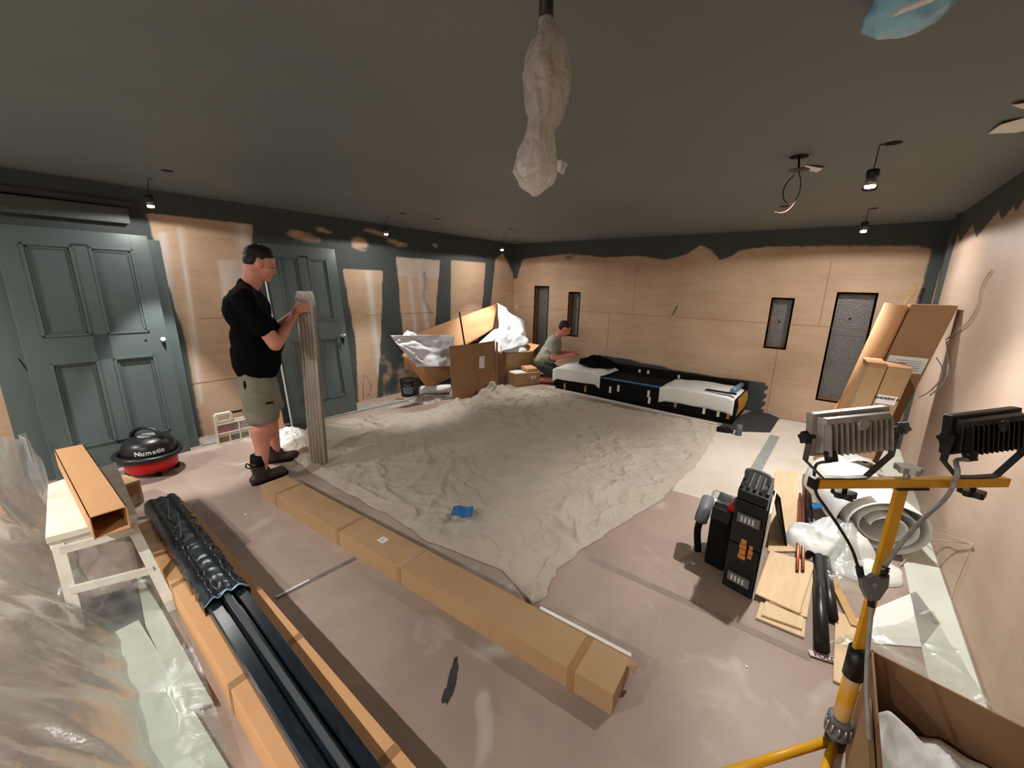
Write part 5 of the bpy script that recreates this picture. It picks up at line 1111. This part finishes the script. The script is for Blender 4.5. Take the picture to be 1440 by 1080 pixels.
bm = B(); P = [F(x, y, .004) for x, y in ((1215, 862), (1288, 832), (1322, 878), (1296, 910), (1230, 905))]; panel(bm, P, .004); tag(obj('white_card', bm, M['white']), 'flat white card on the floor right of the yellow mast', 'card')
def rf(u, v):
    a, b, c_, d_ = F(1165, 905, .01), F(1310, 865, .01), F(1395, 1000, .01), F(1228, 935, .01)
    p = (a*(1-u)+b*u)*(1-v)+(d_*(1-u)+c_*u)*v; return V((min(p.x, RW-.01), p.y, .014+.035*max(0, ridged(p.x, p.y, 3.5, 17, 3))**2))
bm = B(); sheet(bm, rf, 70, 60); tag(obj('floor_film', bm, M['filmclear'], None, True), 'clear crinkled film on the floor by the right wall behind the open carton', 'film')

# ------------------------------------------------------------------ OPEN CARTON bottom right
zt = .40; cxa = F(1231, 916, zt); t = thing('open_carton', 'open brown carton full of white foam sheets in the lower right corner', 'box', (5.28, -4.8, 0))
X0, Y1, X1, Y0 = 5.065, cxa.y, RW-.025, -5.35
bm = B(); hexa(bm, [(X0, Y1-.006, 0), (X1, Y1-.075, 0), (X1, Y1-.069, 0), (X0, Y1, 0), (X0, Y1-.006, zt), (X1, Y1-.075, zt), (X1, Y1-.069, zt), (X0, Y1, zt)]); obj('back_side', bm, M['card_d'], t)
bm = B(); box(bm, X0, X0+.006, Y0, Y1, 0, zt); obj('left_side', bm, M['card_d'], t)
bm = B(); box(bm, X1-.006, X1, Y0, Y1-.07, 0, zt); obj('right_side', bm, M['card_d'], t)
bm = B(); box(bm, X0, X1, Y0-.006, Y0, 0, zt); obj('front_side', bm, M['card_d'], t)
bm = B(); box(bm, X0, X1, Y0, Y1-.07, 0.001, .006); obj('bottom', bm, M['card_in'], t)
bm = B(); para(bm, (X0-.004, Y1-.20, zt-.30), (-.012, 0, 0), (0, -.55, 0), (.0, 0, .28)); obj('side_flap', bm, M['card'], t)
def fo(name, lab, x0, x1, y0, y1, z0, seed, amp):
    bm = B()
    sheet(bm, lambda u, v: V((x0+(x1-x0)*u, y0+(y1-y0)*v, z0+amp*noise.noise(V((u*2.2, v*2.6, seed)))+.6*amp*ridged(u, v, 1.6, seed, 3))), 34, 34, .006)
    return tag(obj(name, bm, M['foamw'], None, True), lab, 'foam')
fo('foam_sheet', 'large white foam sheet filling the open carton in the lower right corner', X0+.02, X1-.02, Y0+.03, Y1-.10, .19, 3, .09)
fo('foam_sheet', 'smaller folded foam sheet at the left of the open carton', X0+.015, X0+.19, -4.93, Y1-.14, .275, 9, .05)
bm = B(); tube(bm, [V((5.33, -4.66, .30)), V((5.36, -4.67, .302))], .006, 6); bm.free()

# ------------------------------------------------------------------ FLOODLIGHT STAND
m0 = V((5.023, -4.547, 0)); zb_ = 1.05
t = thing('light_stand', 'yellow tripod light stand at the right with a crossbar', 'light stand', m0)
bA, bB = F(1143, 679, zb_), F(1414, 677, zb_); bd = (bB-bA).normalized(); bn = V((-bd.y, bd.x, 0))
def U_(s, w, z): return bA+bd*s+bn*w+ZZ*(z)   # along the bar, away from the viewpoint, up from the bar
LB = (bB-bA).length
bm = B(); para(bm, U_(0, -.011, -.013), bd*LB, bn*.022, ZZ*.026, .002); cb = obj('crossbar', bm, M['yellow'], t)
bm = B(); para(bm, U_(-.006, -.013, -.015), bd*.014, bn*.026, ZZ*.03, .003); tag(obj('end_cap', bm, M['blackp'], cb), 'black end cap', None)
z1 = HZ(950, m0); z2 = HZ(915, m0)
bm = B(); para(bm, m0+V((-.017*bd.x, -.017*bd.y, z2)), bd*.034, bn*.012, ZZ*(zb_-.02-z2), .002); obj('inner_mast', bm, M['yellow'], t)
bm = B(); tube(bm, [m0+ZZ*z1, m0+ZZ*(z2+.005)], .028, 24); obj('collar', bm, M['blackp'], t, True)
bm = B(); tube(bm, [m0+ZZ*.10, m0+ZZ*z1], .0235, 24); obj('outer_mast', bm, M['yellow2'], t, True)
za, zc_ = .115, .115+.075
bm = B(); lathe(bm, [(.024, 0), (.036, .004), (.036, .016), (.031, .018), (.031, .055), (.036, .057), (.036, .070), (.024, .074)], m0+ZZ*za, 28); cl = obj('clamp_ring', bm, M['grey'], t, True)
for k in range(12):
    a = k/12*2*math.pi; bm = B(); c = m0+V((math.cos(a)*.034, math.sin(a)*.034, za+.018)); tube(bm, [c, c+ZZ*.037], .0045, 8); obj('ring_rib', bm, M['alu'], cl, True)
bm = B(); tube(bm, [m0+ZZ*.07, m0+ZZ*.115], .030, 20); obj('leg_hub', bm, M['blackp'], t, True)
fa = F(1062, 1086)-m0; fa.z = 0; ang0 = math.atan2(fa.y, fa.x)
for k in range(3):
    a = ang0+k*2*math.pi/3; L = .42 if k == 0 else .34
    if k == 1: a = -1.75
    if k == 2: a = 1.427
    e = m0+V((math.cos(a)*L, math.sin(a)*L, .016)); 
    if e.x > X0-.02 and e.y < Y1: e = m0+V((-.02, -.40, .016))
    if e.x > RW-.03: e.x = RW-.04
    bm = B(); tube(bm, [m0+V((math.cos(a)*.02, math.sin(a)*.02, .09)), e], .014, 12); lg = obj('leg', bm, M['yellow'], t, True)
    bm = B(); tube(bm, [e-ZZ*.0, e+(e-m0).normalized()*.03-ZZ*.0], .016, 12); obj('rubber_foot', bm, M['blackp'], lg, True)
# knobs under and over the bar
def star(bm, c, ax, r, h, n=6):
    ax = V(ax).normalized(); x, y = frame_of(ax); lo, hi = [], []
    for k in range(n*6):
        a = k/(n*6)*2*math.pi; rr = r*(1+.16*math.cos(a*n)); p = c+(x*math.cos(a)+y*math.sin(a))*rr; lo.append(bm.verts.new(p)); hi.append(bm.verts.new(p+ax*h))
    bm.faces.new(lo[::-1]); bm.faces.new(hi)
    for k in range(len(lo)): j = (k+1) % len(lo); bm.faces.new((lo[k], lo[j], hi[j], hi[k]))
    bmesh.ops.recalc_face_normals(bm, faces=bm.faces[:])
sm = LB*.47
bm = B(); c = U_(sm, 0, .013); tube(bm, [c, c+ZZ*.02], .008, 10); star(bm, c+ZZ*.018, ZZ, .027, .016, 5); tag(obj('top_knob', bm, M['alu'], t), 'shiny clamping knob', None)
bm = B(); para(bm, U_(sm-.03, -.016, -.018), bd*.09, bn*.03, ZZ*.006, .001); obj('clamp_plate', bm, M['blackp'], t)
for s in (LB*.17, LB*.84):
    bm = B(); c = U_(s, .0, -.013); tube(bm, [c, c-ZZ*.012], .006, 10); star(bm, c-ZZ*.028, ZZ, .026, .016, 5); obj('wing_knob', bm, M['blackp'], t)
def flood(sc_, w, lab, body_m, br_m, tilt, twist, hgt, cz):
    """sc_: position along the bar; lamp face turned away from the viewpoint and down"""
    base = U_(sc_, 0, .014); t = thing('floodlight', lab, 'floodlight', base)
    dx = (bd*math.cos(twist)+bn*math.sin(twist)); dn = ZZ.cross(dx)   # dn: away from the viewpoint
    if dn.dot(bn) < 0: dn = -dn
    P0 = base+ZZ*cz
    face = (dn*math.cos(tilt)-ZZ*math.sin(tilt)); upv = (ZZ*math.cos(tilt)+dn*math.sin(tilt))
    sl = dx*math.cos(.10)+upv*math.sin(.10); upv = (upv-sl*upv.dot(sl)).normalized()
    def Q(a, b, c): return P0+sl*a+upv*b+face*c
    W, H = w, hgt
    bm = B(); o = Q(-W/2, -H/2, .012); hexa(bm, [Q(-W/2, -H/2, .010), Q(W/2, -H/2, .010), Q(W/2, -H/2, .034), Q(-W/2, -H/2, .034), Q(-W/2, H/2, .010), Q(W/2, H/2, .010), Q(W/2, H/2, .034), Q(-W/2, H/2, .034)], .006); obj('front_frame', bm, body_m, t)
    bm = B(); hexa(bm, [Q(-W/2+.02, -H/2+.02, .034), Q(W/2-.02, -H/2+.02, .034), Q(W/2-.02, -H/2+.02, .037), Q(-W/2+.02, -H/2+.02, .037), Q(-W/2+.02, H/2-.02, .034), Q(W/2-.02, H/2-.02, .034), Q(W/2-.02, H/2-.02, .037), Q(-W/2+.02, H/2-.02, .037)]); obj('glass', bm, M['glass'], t)
    bm = B(); hexa(bm, [Q(-W/2+.018, -H/2+.014, -.006), Q(W/2-.018, -H/2+.014, -.006), Q(W/2-.012, -H/2+.008, .012), Q(-W/2+.012, -H/2+.008, .012), Q(-W/2+.018, H/2-.014, -.006), Q(W/2-.018, H/2-.014, -.006), Q(W/2-.012, H/2-.008, .012), Q(-W/2+.012, H/2-.008, .012)], .003); obj('housing', bm, body_m, t)
    n = 12
    for k in range(n):
        a = -W/2+.024+(W-.048)*k/(n-1); bm = B(); hexa(bm, [Q(a-.0018, -H/2+.010, -.028), Q(a+.0018, -H/2+.010, -.028), Q(a+.0018, -H/2+.010, -.004), Q(a-.0018, -H/2+.010, -.004), Q(a-.0018, H/2-.026, -.022), Q(a+.0018, H/2-.026, -.022), Q(a+.0018, H/2-.016, -.004), Q(a-.0018, H/2-.016, -.004)]); obj('cooling_fin', bm, body_m, t)
    bm = B(); hexa(bm, [Q(-W/2+.016, H/2-.026, -.016), Q(W/2-.016, H/2-.026, -.016), Q(W/2-.012, H/2-.026, .006), Q(-W/2+.012, H/2-.026, .006), Q(-W/2+.022, H/2-.012, -.012), Q(W/2-.022, H/2-.012, -.012), Q(W/2-.012, H/2-.008, .006), Q(-W/2+.012, H/2-.008, .006)], .002); obj('back_lip', bm, body_m, t)
    bm = B(); lathe(bm, [(0, 0), (.015, 0), (.016, .003), (.012, .006), (.010, .004), (0, .004)], Q(0, H/2-.030, -.024), 24, -face); obj('round_badge', bm, body_m, t, True)
    # U bracket
    hw = W/2+.014; arm = []
    y0 = -cz+.002
    pts = [P0+sl*(-hw), P0+sl*(-hw)-ZZ*(cz*.50), base-dx*hw*.52+ZZ*.003, base+ZZ*.001, base+dx*hw*.52+ZZ*.003, P0+sl*hw-ZZ*(cz*.58), P0+sl*hw]
    bm = B(); wv_ = dn*.0085; prev = None; rows = []
    for i, p in enumerate(pts):
        d = (pts[min(i+1, 6)]-pts[max(i-1, 0)]).normalized(); nn_ = d.cross(dn).normalized()*.0016
        rows.append([bm.verts.new(p+wv_+nn_), bm.verts.new(p-wv_+nn_), bm.verts.new(p-wv_-nn_), bm.verts.new(p+wv_-nn_)])
    for a_, b_ in zip(rows, rows[1:]):
        for k in range(4): bm.faces.new((a_[k], a_[(k+1) % 4], b_[(k+1) % 4], b_[k]))
    bm.faces.new(rows[0][::-1]); bm.faces.new(rows[-1]); obj('bracket', bm, br_m, t)
    for s in (-1, 1): bm = B(); c = P0+sl*hw*s; tube(bm, [c-sl*.012*s, c+sl*.010*s], .006, 10); star(bm, c+sl*.006*s, sl*s, .0155, .014, 5); obj('side_knob', bm, br_m if s > 0 else M['blackp'], t)
    bm = B(); c = Q(-W/2+.034, -H/2+.006, -.012); tube(bm, [c+upv*.014, c-upv*.012-face*.004], .015, 14); obj('cable_gland', bm, M['blackp'], t, True)
    return t, Q(-W/2+.034, -H/2-.006, -.016)
lit_housing = mat('lamp_housing_lit', (196, 194, 188), .4, .3, c2=(150, 142, 132), nscale=18)  # light from the downlight above is put into this pale housing colour
dLf, gl = flood(LB*.15, .215, 'left floodlight on the yellow crossbar, its metal back painted pale where the downlight falls', lit_housing, M['steel'], .08, .0, .118, .130)
dRf, gr = flood(LB*.835, .215, 'right floodlight on the yellow crossbar, with a black ribbed back', M['blackp'], M['slate'], .05, .05, .112, .130)
# cables and splitter
dm = (m0+ZZ*.8-CAM).dot(FF)
def cab(lab, pts, r, m, seg=10):
    bm = B(); tube(bm, spline(pts, 10), r, seg); return tag(obj('lamp_cable', bm, M[m], None, True), lab, 'cable')
sp = D(1227, 818, dm-.03)
cab('dark cable from the left floodlight down to the splitter', [gl, D(1147, 655, dm-.01+.0), D(1147, 690, dm-.02), D(1160, 712, dm-.01), D(1178, 738, dm-.02), D(1197, 770, dm-.03), D(1205, 792, dm-.03), D(1209, 803, dm-.03)], .0042, 'cableb')
cab('grey cable from the right floodlight down to the splitter', [gr, D(1345, 648, (gr-CAM).dot(FF)-.02), D(1346, 668, (gr-CAM).dot(FF)-.05), D(1330, 700, dm-.03), D(1300, 728, dm-.03), D(1272, 758, dm-.04), D(1252, 785, dm-.03), D(1242, 802, dm-.03)], .0058, 'cable')
t = thing('cable_splitter', 'grey Y-shaped cable splitter hanging in front of the yellow mast', 'splitter', D(1226, 848, dm-.03))
bm = B(); P = [D(x, y, dm-.03) for x, y in ((1208, 806), (1220, 812), (1229, 806), (1236, 812), (1248, 806), (1246, 824), (1233, 843), (1219, 843), (1211, 826))]; panel(bm, P, .022); bmesh.ops.bevel(bm, geom=bm.edges[:], offset=.003, segments=2, affect='EDGES'); obj('splitter_body', bm, M['grey'], t)
for (x, y, x2, y2) in ((1208, 797, 1211, 812), (1246, 797, 1242, 812), (1225, 853, 1226, 838)):
    bm = B(); a, b = D(x, y, dm-.03), D(x2, y2, dm-.03)
    for k in range(4): c = a.lerp(b, k/4); tube(bm, [c, c+(b-a)*.16], .0095, 14)
    tube(bm, [a, b], .0075, 12); obj('strain_relief', bm, M['blackp'], t, True)
bm = B(); c = D(1229, 822, dm-.043); tube(bm, [c, c-FF*.004], .006, 12); obj('screw', bm, M['alu'], t)
pts = [D(1226, 850, dm-.03), D(1224, 875, dm-.03), D(1221, 905, dm-.04), D(1219, 940, dm-.06), D(1219, 975, dm-.08), D(1221, 1010, dm-.1), D(1224, 1050, dm-.1), D(1226, 1090, dm-.1)]
cab('grey twisted supply cable hanging from the splitter along the yellow mast', pts, .0056, 'cable')
# small scraps on the bare floor
for i, (px_, py_, s, lab) in enumerate(((975, 793, .012, 'tiny white scrap left of the tool case'), (345, 724, .008, 'tiny white chip on the floor left of the long brown carton'), (1150, 910, .012, 'tiny white scrap beside the end of the black pipe'), (1050, 938, .006, 'tiny white chip near the lower right of the bare floor'))):
    c = F(px_, py_); bm = B(); panel(bm, [c+FX*s+ZZ*.002, c+FY*s*1.4+ZZ*.004, c-FX*s+ZZ*.002, c-FY*s+ZZ*.003], .0015); tag(obj('paper_scrap', bm, M['label']), lab, 'scrap')

def wireL(lab, pts, r=.004):
    bm = B(); tube(bm, spline([PX(a, b, .012) for a, b in pts]), r, 6); tag(obj('wall_cable', bm, M['cable'], None, True), lab, 'cable')
wireL('twisted grey cable hanging down the far left wall above the opened carton', [(597, 381), (596, 400), (598, 420), (605, 436), (600, 452)])
wireL('second grey cable strand on the far left wall above the opened carton', [(597, 381), (600, 398), (595, 416), (602, 432), (608, 441)])
wireL('short grey cable stub low on the left wall beside the narrow leaning door', [(512, 524), (511, 545), (512, 563)], .003)
wireL('short bent grey wire low on the left wall beside the cable stub', [(514, 526), (522, 540), (520, 550), (517, 552)], .003)
# repeats share a group
import re
fam = {}
for o in sc.objects:
    if o.parent is None and o.type in ('MESH', 'EMPTY') and 'category' in o.keys(): fam.setdefault(re.sub(r'\.\d+$', '', o.name), []).append(o)
phr = {'hanging_downlight': 'small downlights hanging from the ceiling', 'ceiling_hole': 'round black holes in the ceiling', 'ceiling_flap': 'white paper flaps on the ceiling', 'leaning_door': 'four panel doors leaning on the left wall', 'carton': 'cartons in the far left corner', 'wall_cable': 'loose cables on the walls', 'copper_pipe': 'copper pipes on the plywood', 'black_pipe': 'black pipes on the floor at the right', 'plywood_offcut': 'birch plywood offcuts on the floor at the right', 'floodlight': 'floodlights on the yellow stand', 'white_foam_roll': 'white foam rolls at the right', 'leaning_carton': 'tan cartons leaning in the right back corner', 'paper_scrap': 'tiny white scraps on the bare floor', 'board': 'loose boards at the left', 'foam_cover': 'foam sheets over the bench ends', 'foam_sheet': 'foam sheets in the open carton', 'lamp_cable': 'cables of the light stand', 'long_carton': 'long low cartons on the floor', 'foam_offcut': 'loose white foam pieces at the right'}
for k, l in fam.items():
    if len(l) > 1 and k in phr:
        for o in l: o['group'] = phr[k]
